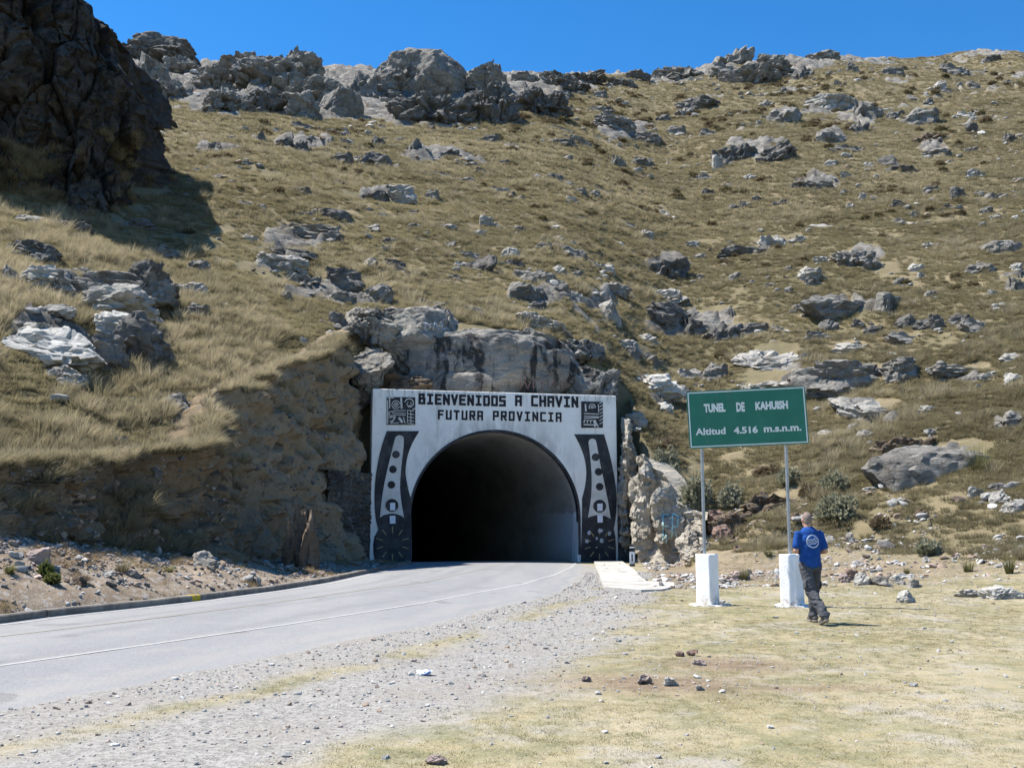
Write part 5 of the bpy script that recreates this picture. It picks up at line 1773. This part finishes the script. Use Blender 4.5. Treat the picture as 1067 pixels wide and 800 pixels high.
TUFT = """
152 567 16 28 .45|straw tuft with long blown plume on the verge under the bank
127 597 18 17 .3|leaning straw tuft lower on the verge, left of the plumed one
175 596 14 10 .1|short straw tuft on the verge near the pale rounded boulder
10 600 12 12 .1|olive tuft on the verge at the left edge
1020 489 34 30 0|big round green tussock in front of the low grey dome
1052 598 12 22 0|upright tussock at the foot of the right slope, near the edge
1009 596 13 14 0|short tussock left of the upright one at the right slope's foot
945 598 8 8 0|tiny straw tuft behind the row of stones
775 604 12 14 0|green-gold tuft beside the left sign plinth
801 582 10 9 0|small green tuft between the sign plinths, further back
"""
def lines(t):
    for ln in t.strip().splitlines():
        a, _, lab = ln.partition('|'); yield a.split(), lab
rows = list(lines(SHR)); hp = hit([float(q[0]) for q, _ in rows], [float(q[1]) for q, _ in rows])
for i, ((q, lab), P3) in enumerate(zip(rows, hp)):
    w_, h_ = float(q[2]) * P3[1] / F, float(q[3]) * P3[1] / F
    root = empty('shrub', tuple(P3 + np.array([0, w_ * .2, -.05])))
    tag(root, lab, 'shrub', 'shrubs on the slope')
    m = {'grey': S_GREY, 'brown': S_BROWN, 'green': S_GREEN}[q[4]]
    link('foliage', shrub_mesh('foliage', 50 + i, w_ * 1.1, h_ * 1.05, int(260 + 260 * w_ * h_), .10 + .03 * w_), m, root)
    bm = bmesh.new()
    g = random.Random(i)
    for t in range(9):
        a = g.uniform(0, 6.28); r0 = g.uniform(.1, .38)
        tube(bm, [(0, 0, -.1), (math.cos(a) * w_ * r0 * .5, math.sin(a) * w_ * r0 * .5, h_ * .4), (math.cos(a) * w_ * r0, math.sin(a) * w_ * r0, h_ * g.uniform(.7, .95))], [.018, .012, .005], 5)
    link('stem', bm_mesh('stem', bm), BARK, root)
rows = list(lines(TUFT)); hp = hit([float(q[0]) for q, _ in rows], [float(q[1]) for q, _ in rows], 8)
for i, ((q, lab), P3) in enumerate(zip(rows, hp)):
    w_, h_ = float(q[2]) * P3[1] / F, float(q[3]) * P3[1] / F
    lean = float(q[4])
    me = blades('grass_tuft', 80 + i, 160, h_ * 1.05, w_ / h_ * .55, .012, lean * 1.1, w_ * .28, 4)
    o = link('grass_tuft', me, S_TUFT if lean < .2 else G_TUS, None, tuple(P3 - np.array([0, 0, .02])))
    tag(o, lab, 'grass tuft', 'single grass tufts')

# ------------------------------------------------------------------ road sign
SX0, SD = None, 20.0
b0 = gpt(737.5, 629.5); b1 = gpt(824, 629.5)
SIGN = empty('road_sign', ((b0[0] + b1[0]) / 2, 20.0, 0), math.atan2(.35, b1[0] - b0[0]) * -1)
tag(SIGN, 'green road sign with white lettering on two steel posts', 'road sign')
def sp_(px, py, d=20.0):
    a, t = ray(px, py); return float(a * d) - SIGN.location.x, float(EYE + t * d)
SIGN.rotation_euler.z = R(-6)
k = N('green_sheeting'); p = k.objc()
c = k.mix(k.ramp(k.noise(2.5, 5, p), .35, .7), (.007, .125, .080), (.012, .150, .098))
c = k.mix(k.math('MULTIPLY', k.ramp(k.noise(5, 6, k.scale((1, 1, .12), p), .7), .56, .70), .35), c, (.10, .16, .12))
GREEN = k.done(c, .45, k.bump(k.noise(1.2, 2, p), .10, .05), .4)
SWHITE = simple('white_sheeting', (.62, .66, .64), .5, .06, 5, .3)
STEEL = simple('galvanised_steel', (.30, .31, .32), .45, .15, 9, .5, .55)
xl, zt_ = sp_(716.5, 405.5); xr, _ = sp_(837.5, 405); _, zb_ = sp_(777, 465.0)
# the board is tipped a little: higher at its right end
def brd(bm, x0, x1, z0, z1, y0, y1, r=.05):
    pts = []
    for (cx0, cz0, a0) in ((x1 - r, z0 + r, -90), (x1 - r, z1 - r, 0), (x0 + r, z1 - r, 90), (x0 + r, z0 + r, 180)):
        for i in range(5): a = R(a0 + i * 22.5); pts.append((cx0 + r * math.cos(a), cz0 + r * math.sin(a)))
    prism(bm, pts, y0, y1); return pts
BT = empty('board_frame', (0, 0, 0)); COL.objects.unlink(BT); bpy.data.objects.remove(BT)
TIL = R(-2.1)
bm = bmesh.new(); brd(bm, xl, xr, zb_, zt_, .075, .095)
cz = (zb_ + zt_) / 2
def tilt(bm): bmesh.ops.rotate(bm, verts=bm.verts, cent=(0, 0, cz), matrix=Matrix.Rotation(TIL, 3, 'Y'))
tilt(bm)
board = link('board', bm_mesh('board', bm), GREEN, SIGN)
bm = bmesh.new()
e = .022; wd = .022
def rectring(bm, x0, x1, z0, z1, w_, y0, y1):
    for q in ((x0, x1, z0, z0 + w_), (x0, x1, z1 - w_, z1), (x0, x0 + w_, z0 + w_, z1 - w_), (x1 - w_, x1, z0 + w_, z1 - w_)):
        prism(bm, [(q[0], q[2]), (q[1], q[2]), (q[1], q[3]), (q[0], q[3])], y0, y1)
rectring(bm, xl + e, xr - e, zb_ + e, zt_ - e, wd, .09, .098); tilt(bm)
link('border', bm_mesh('border', bm), SWHITE, board)
def text_part(txt, x0, x1, z0, z1, fat, name='lettering'):
    cu = bpy.data.curves.new('t', 'FONT'); cu.body = txt; cu.offset = fat; cu.extrude = .003; cu.resolution_u = 3
    to = bpy.data.objects.new('t', cu); COL.objects.link(to); bpy.context.view_layer.update()
    me = bpy.data.meshes.new_from_object(to.evaluated_get(bpy.context.evaluated_depsgraph_get()))
    bpy.data.objects.remove(to)
    v = np.array([q.co[:] for q in me.vertices]); lo, hi2 = v.min(0), v.max(0)
    w = np.empty_like(v)
    w[:, 0] = x0 + (v[:, 0] - lo[0]) / (hi2[0] - lo[0]) * (x1 - x0)
    w[:, 2] = z0 + (v[:, 1] - lo[1]) / (hi2[1] - lo[1]) * (z1 - z0)
    w[:, 1] = -.0985 - (v[:, 2] - lo[2])
    c_, s_ = math.cos(TIL), math.sin(TIL)
    X0, Z0 = w[:, 0].copy(), w[:, 2] - cz
    w[:, 0] = X0 * c_ + Z0 * s_; w[:, 2] = cz - X0 * s_ + Z0 * c_
    me.vertices.foreach_set('co', w.astype(np.float32).ravel()); me.update()
    me.name = name
    return link(name, me, SWHITE, board)
LW, LH = xr - xl, zt_ - zb_
def SZ(X_, Y_):
    u = (X_ - 118) / (968 - 118); tp = 128 - 38 * u; bt = 540 - 28 * u
    return xl + u * LW, zt_ - (Y_ - tp) / (bt - tp) * LH
def txt_at(t, X0, X1, Yt, Yb, fat):
    a = SZ(X0, Yb); b = SZ(X1, Yt); text_part(t, a[0], b[0], a[1], b[1], fat)
txt_at('TUNEL', 238, 392, 212, 282, .055); txt_at('DE', 470, 530, 206, 277, .055); txt_at('KAHUISH', 606, 838, 196, 267, .055)
txt_at('Altitud', 166, 382, 387, 445, .03); txt_at('4.516', 440, 612, 380, 437, .04); txt_at('m.s.n.m.', 654, 920, 381, 428, .035)
pl_top = sp_(737, 577)[1]
for a in (735, 822.5):
    x0, _ = sp_(a, 577)
    bm = bmesh.new(); tube(bm, [(x0, 0.02, .3), (x0, .02, zt_ - .02)], .033, 14)
    pst = link('post', bm_mesh('post', bm, True), STEEL, SIGN)
    bm = bmesh.new()
    for zq in (zb_ + .25, zt_ - .25): box(bm, (x0, -.035, zq), (.16, .05, .04)); box(bm, (x0, .055, zq), (.09, .012, .04))
    link('clamp', bm_mesh('clamp', bm), STEEL, pst)
k = N('plinth_whitewash'); p = k.pos()
c = k.mix(k.ramp(k.noise(3, 6, p, .65), .35, .7), (.80, .80, .80), (.70, .695, .68))
zz = k.n('SeparateXYZ', {0: p}).outputs[2]
c = k.mix(k.math('MULTIPLY', k.math('SUBTRACT', 1.0, k.ramp(zz, .02, .30)), k.ramp(k.noise(9, 5, p, .7), .40, .6)), c, (.40, .34, .26))
c = k.mix(k.math('MULTIPLY', k.ramp(k.noise(13, 6, p, .75), .62, .68), .7), c, (.36, .34, .31))
PLW = k.done(c, .88, k.bump(k.noise(18, 6, p), .4, .02), .2)
for a0, a1, sd in ((725.5, 750, 1), (811.5, 836.5, 2)):
    x0, _ = sp_(a0, 600); x1, _ = sp_(a1, 600); xm = (x0 + x1) / 2; w_ = x1 - x0
    bm = bmesh.new()
    vs = box(bm, (xm, 0.02, pl_top / 2 - .05), (w_ * .74, w_ * .70, pl_top + .1), R(-38))
    bmesh.ops.subdivide_edges(bm, edges=bm.edges, cuts=9, use_grid_fill=True)
    g = random.Random(sd)
    for v_ in bm.verts:
        n_ = vnoise(np.array([[v_.co.x * 3.1 + sd * 9, v_.co.y * 3.1, v_.co.z * 2.2]]), 5)[0]
        f_ = 1 + (pl_top - v_.co.z) * .035
        v_.co.x = xm + (v_.co.x - xm) * f_ + n_ * .008; v_.co.y = (v_.co.y - .02) * f_ + .02 + n_ * .008
    o = link('plinth', bm_mesh('plinth', bm), PLW, SIGN)
    mo = o.modifiers.new('b', 'BEVEL'); mo.width = .03; mo.segments = 3; mo.limit_method = 'ANGLE'; mo.angle_limit = R(50)
    bm = bmesh.new()
    pts_ = [(xm + .40 * (1 + .22 * math.sin(3 * t + sd)) * math.cos(t), .02 + .38 * (1 + .18 * math.cos(2 * t + sd)) * math.sin(t)) for t in [2 * math.pi * i / 28 for i in range(28)]]
    lo_ = [bm.verts.new((a, b, -.1)) for a, b in pts_]; up_ = [bm.verts.new((a * .96 + xm * .04, b * .96, .035 + .012 * math.sin(i))) for i, (a, b) in enumerate(pts_)]
    bm.faces.new(up_)
    for i in range(28): bm.faces.new((lo_[i], lo_[(i + 1) % 28], up_[(i + 1) % 28], up_[i]))
    link('footing', bm_mesh('footing', bm), PLW, SIGN)

# ------------------------------------------------------------------ white concrete gutter apron right of the road
def slab_poly(name, px_pts, z, th, mat, label, cat, kind=None, sub=None):
    bm = bmesh.new(); up = []; lo = []
    for q in px_pts:
        x0, y0 = gpt(*q, z); up.append(bm.verts.new((x0, y0, z + .01 * vnoise(np.array([[x0 * 2, y0 * 2, 0]]), 3)[0]))); lo.append(bm.verts.new((x0, y0, z - th)))
    bm.faces.new(up); n = len(up)
    for i in range(n): bm.faces.new((up[i], lo[i], lo[(i + 1) % n], up[(i + 1) % n]))
    o = link(name, bm_mesh(name, bm), mat); return tag(o, label, cat, kind=kind)
k = N('white_concrete'); p = k.pos()
c = k.mix(k.ramp(k.noise(1.6, 7, p, .65), .35, .68), (.44, .425, .39), (.30, .285, .255))
c = k.mix(k.math('MULTIPLY', k.ramp(k.noise(6, 6, p, .7), .56, .68), .6), c, (.33, .30, .25))
ck = k.n('TexVoronoi', {'Vector': p, 'Scale': .8}, feature='DISTANCE_TO_EDGE').outputs['Distance']
c = k.mix(k.math('SUBTRACT', 1.0, k.ramp(ck, 0, .03)), c, (.16, .14, .11))
GUT = k.done(c, .9, k.bump(k.noise(9, 6, p), .4, .03), .15)
slab_poly('gutter_apron', [(619, 584.5), (648, 584), (661, 593), (668, 601), (674, 605), (702, 606.5), (703, 610), (690, 613.5), (668, 614), (640, 612), (629, 611), (625, 600), (621, 591)], .075, .25, GUT, 'white concrete drainage apron beside the road right of the tunnel mouth', 'gutter')

# kilometre marker
a = gpt(657, 583); KM = empty('marker_post', (a[0], 39.2, .02), R(-10))
tag(KM, 'short white marker post with a black band at the foot of the cut rock', 'marker post')
s = 39.2 / F; hpx = 21 * s
KM.location.x = float((657 - CX) / F * 39.2)
KM.location.z = float(H(KM.location.x, KM.location.y)) - .05
bm = bmesh.new(); box(bm, (0, 0, hpx / 2), (.20, .13, hpx)); bmesh.ops.bevel(bm, geom=bm.edges[:], offset=.02, segments=2, affect='EDGES')
pb = link('shaft', bm_mesh('shaft', bm), PLW, KM)
bm = bmesh.new(); box(bm, (0, 0, hpx * .86), (.206, .136, hpx * .17)); link('black_cap', bm_mesh('black_cap', bm), BLACKP, KM); bm = bmesh.new(); box(bm, (0, 0, hpx * .10), (.206, .136, hpx * .14)); link('black_band', bm_mesh('black_band', bm), BLACKP, KM)
bm = bmesh.new(); box(bm, (0, -.068, hpx * .48), (.05, .006, hpx * .34)); link('mark', bm_mesh('mark', bm), BLACKP, KM)

# crumpled wrapper on the gravel
q, f = rock_pts(777, (.19, .14, .075), 'c', 4)
a = gpt(442, 703); k = N('wrapper'); c = k.mix(k.ramp(k.noise(14, 3, k.objc()), .52, .56), (.72, .74, .78), (.16, .27, .50))
o = link('wrapper', np_mesh('wrapper', q, f, False), k.done(c, .45, None, .4), None, (a[0], a[1], float(H(a[0], a[1])) - .01))
tag(o, 'crumpled white and blue wrapper lying on the gravel shoulder', 'litter')

# grass hanging over the edges of the cut bank
bpy.context.view_layer.update()
def edge_grass(target, cur, y0, y1, sgn, n):
    bv = BVHTree.FromObject(target, bpy.context.evaluated_depsgraph_get())
    out = []
    for i in range(n):
        y_ = random.uniform(y0, y1); x_ = float(np.interp(y_, *cur)) - sgn * (abs(random.gauss(0, .45)) - .25)
        h_, n_, _, _ = bv.ray_cast(Vector((x_, y_, 40)), Vector((0, 0, -1)))
        if h_ is not None and h_.z > 1.0 and abs(n_.z) > .72: out.append(h_[:])
    return np.array(out)
pe = edge_grass(bank, CUT_L, 12, 41, 1, 2000)
r_, s_ = rs(len(pe), .6, 1.25, .22)
stuff_points('edge_grass', pe - [0, 0, .04], r_, s_, [pobj(blades('edge_tuft', 60 + i, 80, .36, .95, .016, .14, .12, 3), G_TUS) for i in range(4)], 'straw-coloured grass hanging over the rim of the road cut', 'grass')
# thin dry grass between the stones of the verge
n = 9000
y = rng.uniform(9, 41, n); t = rng.uniform(.0, 1.0, n); xk_ = cx_(K_KERB, y); xc_ = np.interp(y, *CUT_L); x = xk_ - .35 - (xk_ - .35 - xc_) * t
i = np.where((vn2(x, y, 1.0, 98) + vn2(x, y, .35, 99) * .5) > .12)[0]
r_, s_ = rs(len(i), .35, .8, .15); r_[:, 2] = rng.uniform(0, 6.28, len(i))
G_DRY = grass_mat('dry_stalks', (.17, .115, .065), (.36, .265, .16), (.20, .15, .08), (.40, .32, .19), .5)
stuff_points('verge_grass', np.stack([x[i], y[i], H(x[i], y[i])], 1), r_, s_, [pobj(blades('dry_tuft', 90 + q, 26, .20, 1.0, .009, .05, .10, 2), G_DRY) for q in range(3)], 'thin dry brown grass between the stones of the verge', 'grass')
# grass on the ledges and at the foot of the cliff
cl_o = bpy.data.objects['cliff']
bv = BVHTree.FromObject(cl_o, bpy.context.evaluated_depsgraph_get()); pc_ = []
for i in range(9000):
    a_, t_ = ray(random.uniform(-60, 196), random.uniform(120, 250))
    h_, n_, _, _ = bv.ray_cast(Vector((0, 0, EYE)), Vector((float(a_), 1, float(t_))).normalized())
    if h_ is not None and n_.z > .35 - .25 * max(0, min(1, (25 - h_.z) / 6)) and vnoise(np.array([[h_.x / 1.8, h_.y / 1.8, h_.z / 1.1]]), 5)[0] > .22 - .4 * max(0, min(1, (22 - h_.z) / 4)): pc_.append(h_[:])
pc_ = np.array(pc_); r_, s_ = rs(len(pc_), .7, 1.5, .15); r_[:, 2] = rng.uniform(0, 6.28, len(pc_))
stuff_points('ledge_grass', pc_, r_, s_, [pobj(blades('ledge_tuft', 70 + q, 60, .42, .9, .020, .05, .16, 2), G_DRY if q % 2 else G_LOW) for q in range(3)], 'brownish grass clinging to the ledges of the shaded cliff', 'grass')
# stones bedded in the face of the road cut
bv = BVHTree.FromObject(bank, bpy.context.evaluated_depsgraph_get()); pb_ = []
for i in range(2200):
    a_, t_ = ray(random.uniform(-60, 392), random.uniform(395, 595))
    h_, n_, _, _ = bv.ray_cast(Vector((0, 0, EYE)), Vector((float(a_), 1, float(t_))).normalized())
    if h_ is not None and vnoise(np.array([[h_.x / 1.1, h_.y / 1.1, h_.z / .6]]), 15)[0] > .05: pb_.append(h_[:])
pb_ = np.array(pb_); s = np.exp(rng.normal(math.log(.085), .55, len(pb_))).clip(.03, .36)
r_ = np.stack([rng.normal(0, .5, len(pb_)), rng.normal(0, .5, len(pb_)), rng.uniform(0, 6.28, len(pb_))], 1)
stuff_points('cut_stones', pb_, r_, np.stack([s, s, s], 1), stones('cut_stone', 'ndngdnnd', 740), 'stones and clods bedded in the face of the road cut', 'stones')
# dark low scrub between the grass
x, y, z = scatter_hill(5200, 24, 200, 640, .6)
kp = (vn2(x, y, 6, 141) + vn2(x, y, 2, 142) * .6) > .22; x, y, z = x[kp], y[kp], z[kp]
r_, s_ = rs(len(x), .5, 1.5, .1, (.6, 1.0)); s_ *= np.clip(y / 60, .8, 2.0)[:, None]; r_[:, 2] = rng.uniform(0, 6.28, len(x))
S_SCRUB = grass_mat('scrub_leaves', (.075, .065, .035), (.19, .165, .09), (.085, .065, .042), (.20, .155, .10), .3)
stuff_points('low_scrub', np.stack([x, y, z - .03], 1), r_, s_, [pobj(shrub_mesh('scrub', 160 + q, .75, .32, 170, .09), S_SCRUB) for q in range(4)], 'dark low scrub growing in patches on the dry slopes', 'scrub')
# ------------------------------------------------------------------ the man walking towards the sign
D0 = 16.55
px_x = float((839.5 - CX) / F * D0)
MAN = empty('person', (px_x, D0, 0.01), R(6))
tag(MAN, 'person in blue T-shirt and grey trousers walking away towards the sign', 'person')
def cap(bm, A, B, ra, rb, n=20, m=8, sq=1.0):
    """tapered capsule; sq flattens it front to back"""
    A, B = Vector(A), Vector(B); d = (B - A).normalized(); L = (B - A).length
    u_ = d.orthogonal().normalized() if abs(d.z) < .95 else Vector((1, 0, 0)); u_ = (u_ - d * u_.dot(d)).normalized(); w_ = d.cross(u_)
    if abs(w_.y) < abs(u_.y): pass
    prof = []
    for i in range(m + 1):
        a = -math.pi / 2 + math.pi / 2 * i / m; prof.append((math.sin(a) * ra, math.cos(a) * ra))
    for i in range(m + 1):
        a = math.pi / 2 * i / m; prof.append((L + math.sin(a) * rb, math.cos(a) * rb))
    rings = []
    for t, r in prof:
        r = max(r, 1e-4)
        ring = []
        for k_ in range(n):
            off = (u_ * math.cos(2 * math.pi * k_ / n) + w_ * math.sin(2 * math.pi * k_ / n)) * r
            off.y *= sq
            ring.append(bm.verts.new(A + d * t + off))
        rings.append(ring)
    for r0, r1 in zip(rings, rings[1:]):
        for k_ in range(n): bm.faces.new((r0[k_], r0[(k_ + 1) % n], r1[(k_ + 1) % n], r1[k_]))
    bm.faces.new(rings[0][::-1]); bm.faces.new(rings[-1])
def ell(bm, c, r, rot=None):
    m = Matrix.Translation(c) @ (rot.to_4x4() if rot else Matrix.Identity(4)) @ Matrix.Diagonal((*r, 1))
    bmesh.ops.create_icosphere(bm, subdivisions=3, radius=1, matrix=m)
def fuse(name, bm, voxel, mat, parent, smooth=6, wr=None):
    me = bpy.data.meshes.new(name); bmesh.ops.recalc_face_normals(bm, faces=bm.faces); bm.to_mesh(me); bm.free()
    o = bpy.data.objects.new(name, me); COL.objects.link(o)
    r = o.modifiers.new('r', 'REMESH'); r.mode = 'VOXEL'; r.voxel_size = voxel; r.use_smooth_shade = True
    s_ = o.modifiers.new('s', 'SMOOTH'); s_.factor = .5; s_.iterations = smooth
    bpy.context.view_layer.update()
    me2 = bpy.data.meshes.new_from_object(o.evaluated_get(bpy.context.evaluated_depsgraph_get()))
    bpy.data.objects.remove(o)
    if wr:
        v = np.array([q.co[:] for q in me2.vertices]); nn_ = np.array([q.normal[:] for q in me2.vertices])
        v = v + nn_ * wr(v)[:, None]
        me2.vertices.foreach_set('co', v.astype(np.float32).ravel()); me2.update()
    me2.polygons.foreach_set('use_smooth', np.full(len(me2.polygons), True, bool)); me2.name = name
    return link(name, me2, mat, parent)
SKIN = simple('skin', (.42, .235, .165), .6, .1, 12, .3)
HAIR = simple('short_grey_hair', (.20, .155, .13), .8, .3, 60, .2)
# joints (metres; x right, y away from the viewer, z up); the left leg trails, heel lifted
hipL, kneeL, ankL, toeL = (-.085, .0, .93), (-.045, -.10, .50), (.055, -.36, .155), (.045, -.24, .035)
hipR, kneeR, ankR, toeR = (.095, .02, .93), (.115, .16, .50), (.095, .18, .10), (.10, .37, .035)
shL, elL, wrL = (-.188, .0, 1.425), (-.245, -.035, 1.165), (-.105, .21, 1.13)
shR, elR, wrR = (.190, .0, 1.42), (.250, -.03, 1.155), (.115, .215, 1.12)
head = Vector((-.005, .055, 1.655))
# trousers
bm = bmesh.new()
ell(bm, (0.005, .01, .935), (.158, .118, .13))
cap(bm, (0, .005, .98), (0, .0, 1.05), .150, .150, sq=.75)
for h_, k_, a_ in ((hipL, kneeL, ankL), (hipR, kneeR, ankR)):
    cap(bm, h_, k_, .105, .086); 
    e = Vector(a_) + Vector((0, 0, .02)); cap(bm, k_, e, .086, .078)
def fold(v):
    q = v * np.array([14, 14, 26]); low_ = np.clip((.75 - v[:, 2]) / .6, 0, 1)
    return vnoise(q, 3) * (.006 + .011 * low_) + vnoise(v * np.array([30, 30, 45]), 4) * .004
k = N('trouser_cloth'); p = k.objc()
TRO = k.done(k.mix(k.ramp(k.noise(9, 5, p), .35, .7), (.055, .057, .064), (.090, .092, .100)), .85, k.bump(k.noise(24, 6, k.scale((1, 1, 2), p), .65), .5, .02), .2)
tro = fuse('trousers', bm, .012, TRO, MAN, 5, fold)
bm = bmesh.new()
for s_, (h_, k_) in ((-1, (hipL, kneeL)), (1, (hipR, kneeR))):
    c0 = Vector(h_).lerp(Vector(k_), .72) + Vector((s_ * .085, -.015, 0)); ell(bm, c0, (.022, .07, .085))
fuse('cargo_pocket', bm, .008, TRO, tro, 3, lambda v: vnoise(v * 40, 6) * .004)
# T-shirt
bm = bmesh.new()
cap(bm, (0, .0, 1.02), (0, -.005, 1.22), .172, .182, 28, sq=.70)
cap(bm, (0, -.005, 1.22), (0, .005, 1.40), .182, .165, 28, sq=.66)
cap(bm, (0, .005, 1.452), (-.175, .0, 1.418), .070, .064, 20, sq=.95); cap(bm, (0, .005, 1.452), (.175, .0, 1.415), .070, .064, 20, sq=.95)
ell(bm, (0, -.005, 1.32), (.19, .125, .17))
cap(bm, (0, .01, 1.44), (0, .025, 1.485), .085, .066, 16)
for a_, b_ in ((shL, elL), (shR, elR)):
    m_ = Vector(a_).lerp(Vector(b_), .72); cap(bm, a_, m_, .066, .070)
cap(bm, (0, .005, 1.0), (0, .0, 1.06), .176, .174, 28, sq=.82); bmesh.ops.create_cone(bm, segments=32, radius1=.181, radius2=.174, depth=.16, cap_ends=True, matrix=Matrix.Translation((.003, .006, .985)) @ Matrix.Diagonal((1, .80, 1, 1)))
def foldS(v):
    return vnoise(v * np.array([11, 11, 7]), 8) * .007 + vnoise(v * np.array([20, 20, 26]), 9) * .0045
k = N('blue_cotton'); p = k.objc()
sx = k.n('SeparateXYZ', {0: p}); x_, y_, z_ = sx.outputs
dx = k.math('SUBTRACT', x_, .012); dz = k.math('SUBTRACT', z_, 1.315)
rr = k.math('SQRT', k.math('ADD', k.math('MULTIPLY', dx, dx), k.math('MULTIPLY', dz, dz)))
rot_ = k.n('VectorRotate', {'Vector': p, 'Center': (.012, 0, 1.315), 'Angle': .35}, rotation_type='Y_AXIS').outputs[0]
sy = k.n('SeparateXYZ', {0: rot_}); xr2, _, zr2 = sy.outputs
wav = k.math('ADD', zr2, k.math('MULTIPLY', k.math('SINE', k.math('MULTIPLY', xr2, 55.0)), .010))
def bandf(v, c, h): return k.math('LESS_THAN', k.math('ABSOLUTE', k.math('SUBTRACT', v, c)), h)
inner = k.math('LESS_THAN', rr, .082)
bars = k.math('MAXIMUM', k.math('MAXIMUM', bandf(wav, 1.348, .009), bandf(wav, 1.315, .007)), bandf(wav, 1.280, .009))
arcs = k.math('MULTIPLY', bars, inner)
ringf = bandf(rr, .098, .009)
mark = k.math('MULTIPLY', k.math('MAXIMUM', arcs, ringf), k.math('LESS_THAN', y_, 0.0))
cot = k.mix(k.ramp(k.noise(7, 5, p), .35, .7), (.010, .052, .21), (.014, .070, .27))
cot = k.mix(k.math('MULTIPLY', mark, .85), cot, (.55, .60, .68))
SHIRT = k.done(cot, .85, k.bump(k.noise(18, 5, p), .3, .015), .15)
fuse('t_shirt', bm, .011, SHIRT, MAN, 5, foldS)
# body: neck, head, arms and hands as one surface
bm = bmesh.new()
cap(bm, (0, .015, 1.42), head + Vector((0, -.02, -.06)), .064, .060)
ell(bm, head + Vector((0, 0, .02)), (.076, .098, .108)); ell(bm, head + Vector((0, .035, -.055)), (.058, .068, .068))
ell(bm, head + Vector((0, .100, -.012)), (.013, .022, .022))                                  # nose
ell(bm, head + Vector((0, .088, -.066)), (.026, .012, .010))                                   # mouth
for s_ in (-1, 1):
    ell(bm, head + Vector((s_ * .078, -.005, -.005)), (.012, .024, .034))                      # ears
    ell(bm, head + Vector((s_ * .032, .086, .018)), (.014, .012, .010))                        # brows and eyes
ell(bm, (0, 0, 1.25), (.13, .085, .2))
for sh, el, wr, s_ in ((shL, elL, wrL, -1), (shR, elR, wrR, 1)):
    cap(bm, sh, el, .052, .044); cap(bm, el, wr, .045, .030)
    W = Vector(wr); fwd = (W - Vector(el)).normalized(); side = Vector((0, 0, 1)).cross(fwd).normalized()
    pc = W + fwd * .045; cap(bm, W, pc + fwd * .03, .030, .034, sq=.8)
    up = Vector((0, 0, 1))
    for j, (o_, L) in enumerate(((.028, .072), (.010, .080), (-.008, .075), (-.026, .060))):
        b0_ = pc + fwd * .035 + up * o_; k1 = b0_ + fwd * L * .45 + side * s_ * .006; k2 = k1 + fwd * L * .22 + side * s_ * L * .30; k3 = k2 - fwd * L * .05 + side * s_ * L * .28
        cap(bm, b0_, k1, .0095, .009, 10, 4); cap(bm, k1, k2, .009, .0085, 10, 4); cap(bm, k2, k3, .0085, .0075, 10, 4)
    t0 = W + fwd * .02 + up * .024; t1 = t0 + fwd * .035 + up * .022 + side * s_ * .018; cap(bm, t0, t1, .012, .0105, 10, 4); cap(bm, t1, t1 + fwd * .03 + side * s_ * .008, .0105, .009, 10, 4)
fuse('body', bm, .0065, SKIN, MAN, 3)
bm = bmesh.new()
ell(bm, head + Vector((0, -.012, .030)), (.0785, .0945, .1035)); ell(bm, head + Vector((0, -.045, -.02)), (.066, .055, .06))
hair = fuse('hair', bm, .007, HAIR, MAN, 3)
# shoes
SHOE = simple('grey_brown_shoe', (.12, .105, .095), .8, .2, 20, .2); SOLE = simple('shoe_sole', (.20, .185, .165), .85, .2, 25, .2)
for ank, toe, lift in ((ankL, toeL, True), (ankR, toeR, False)):
    A, T_ = Vector(ank), Vector(toe)
    heel = A + Vector((0, -.055, -.055)) if lift else Vector((A.x, A.y - .07, .05))
    bm = bmesh.new()
    cap(bm, heel + Vector((0, .01, .02)), T_ + Vector((0, 0, .018)), .046, .040); cap(bm, A + Vector((0, 0, .02)), heel + Vector((0, .03, .03)), .047, .046)
    d = (T_ - heel).normalized()
    sh_ = fuse('shoe', bm, .008, SHOE, MAN, 4)
    bm = bmesh.new(); n_ = Vector((0, -d.z, d.y)).normalized(); 
    if n_.z < 0: n_ = -n_
    cap(bm, heel - n_ * .022, T_ - n_ * .012 + d * .012, .047, .043, 20, 6)
    bmesh.ops.scale(bm, vec=(1, 1, .42), space=Matrix.Rotation(-math.atan2(d.z, d.y), 4, 'X') @ Matrix.Translation(-(heel - n_ * .022)), verts=bm.verts)
    fuse('sole', bm, .008, SOLE, sh_, 2)
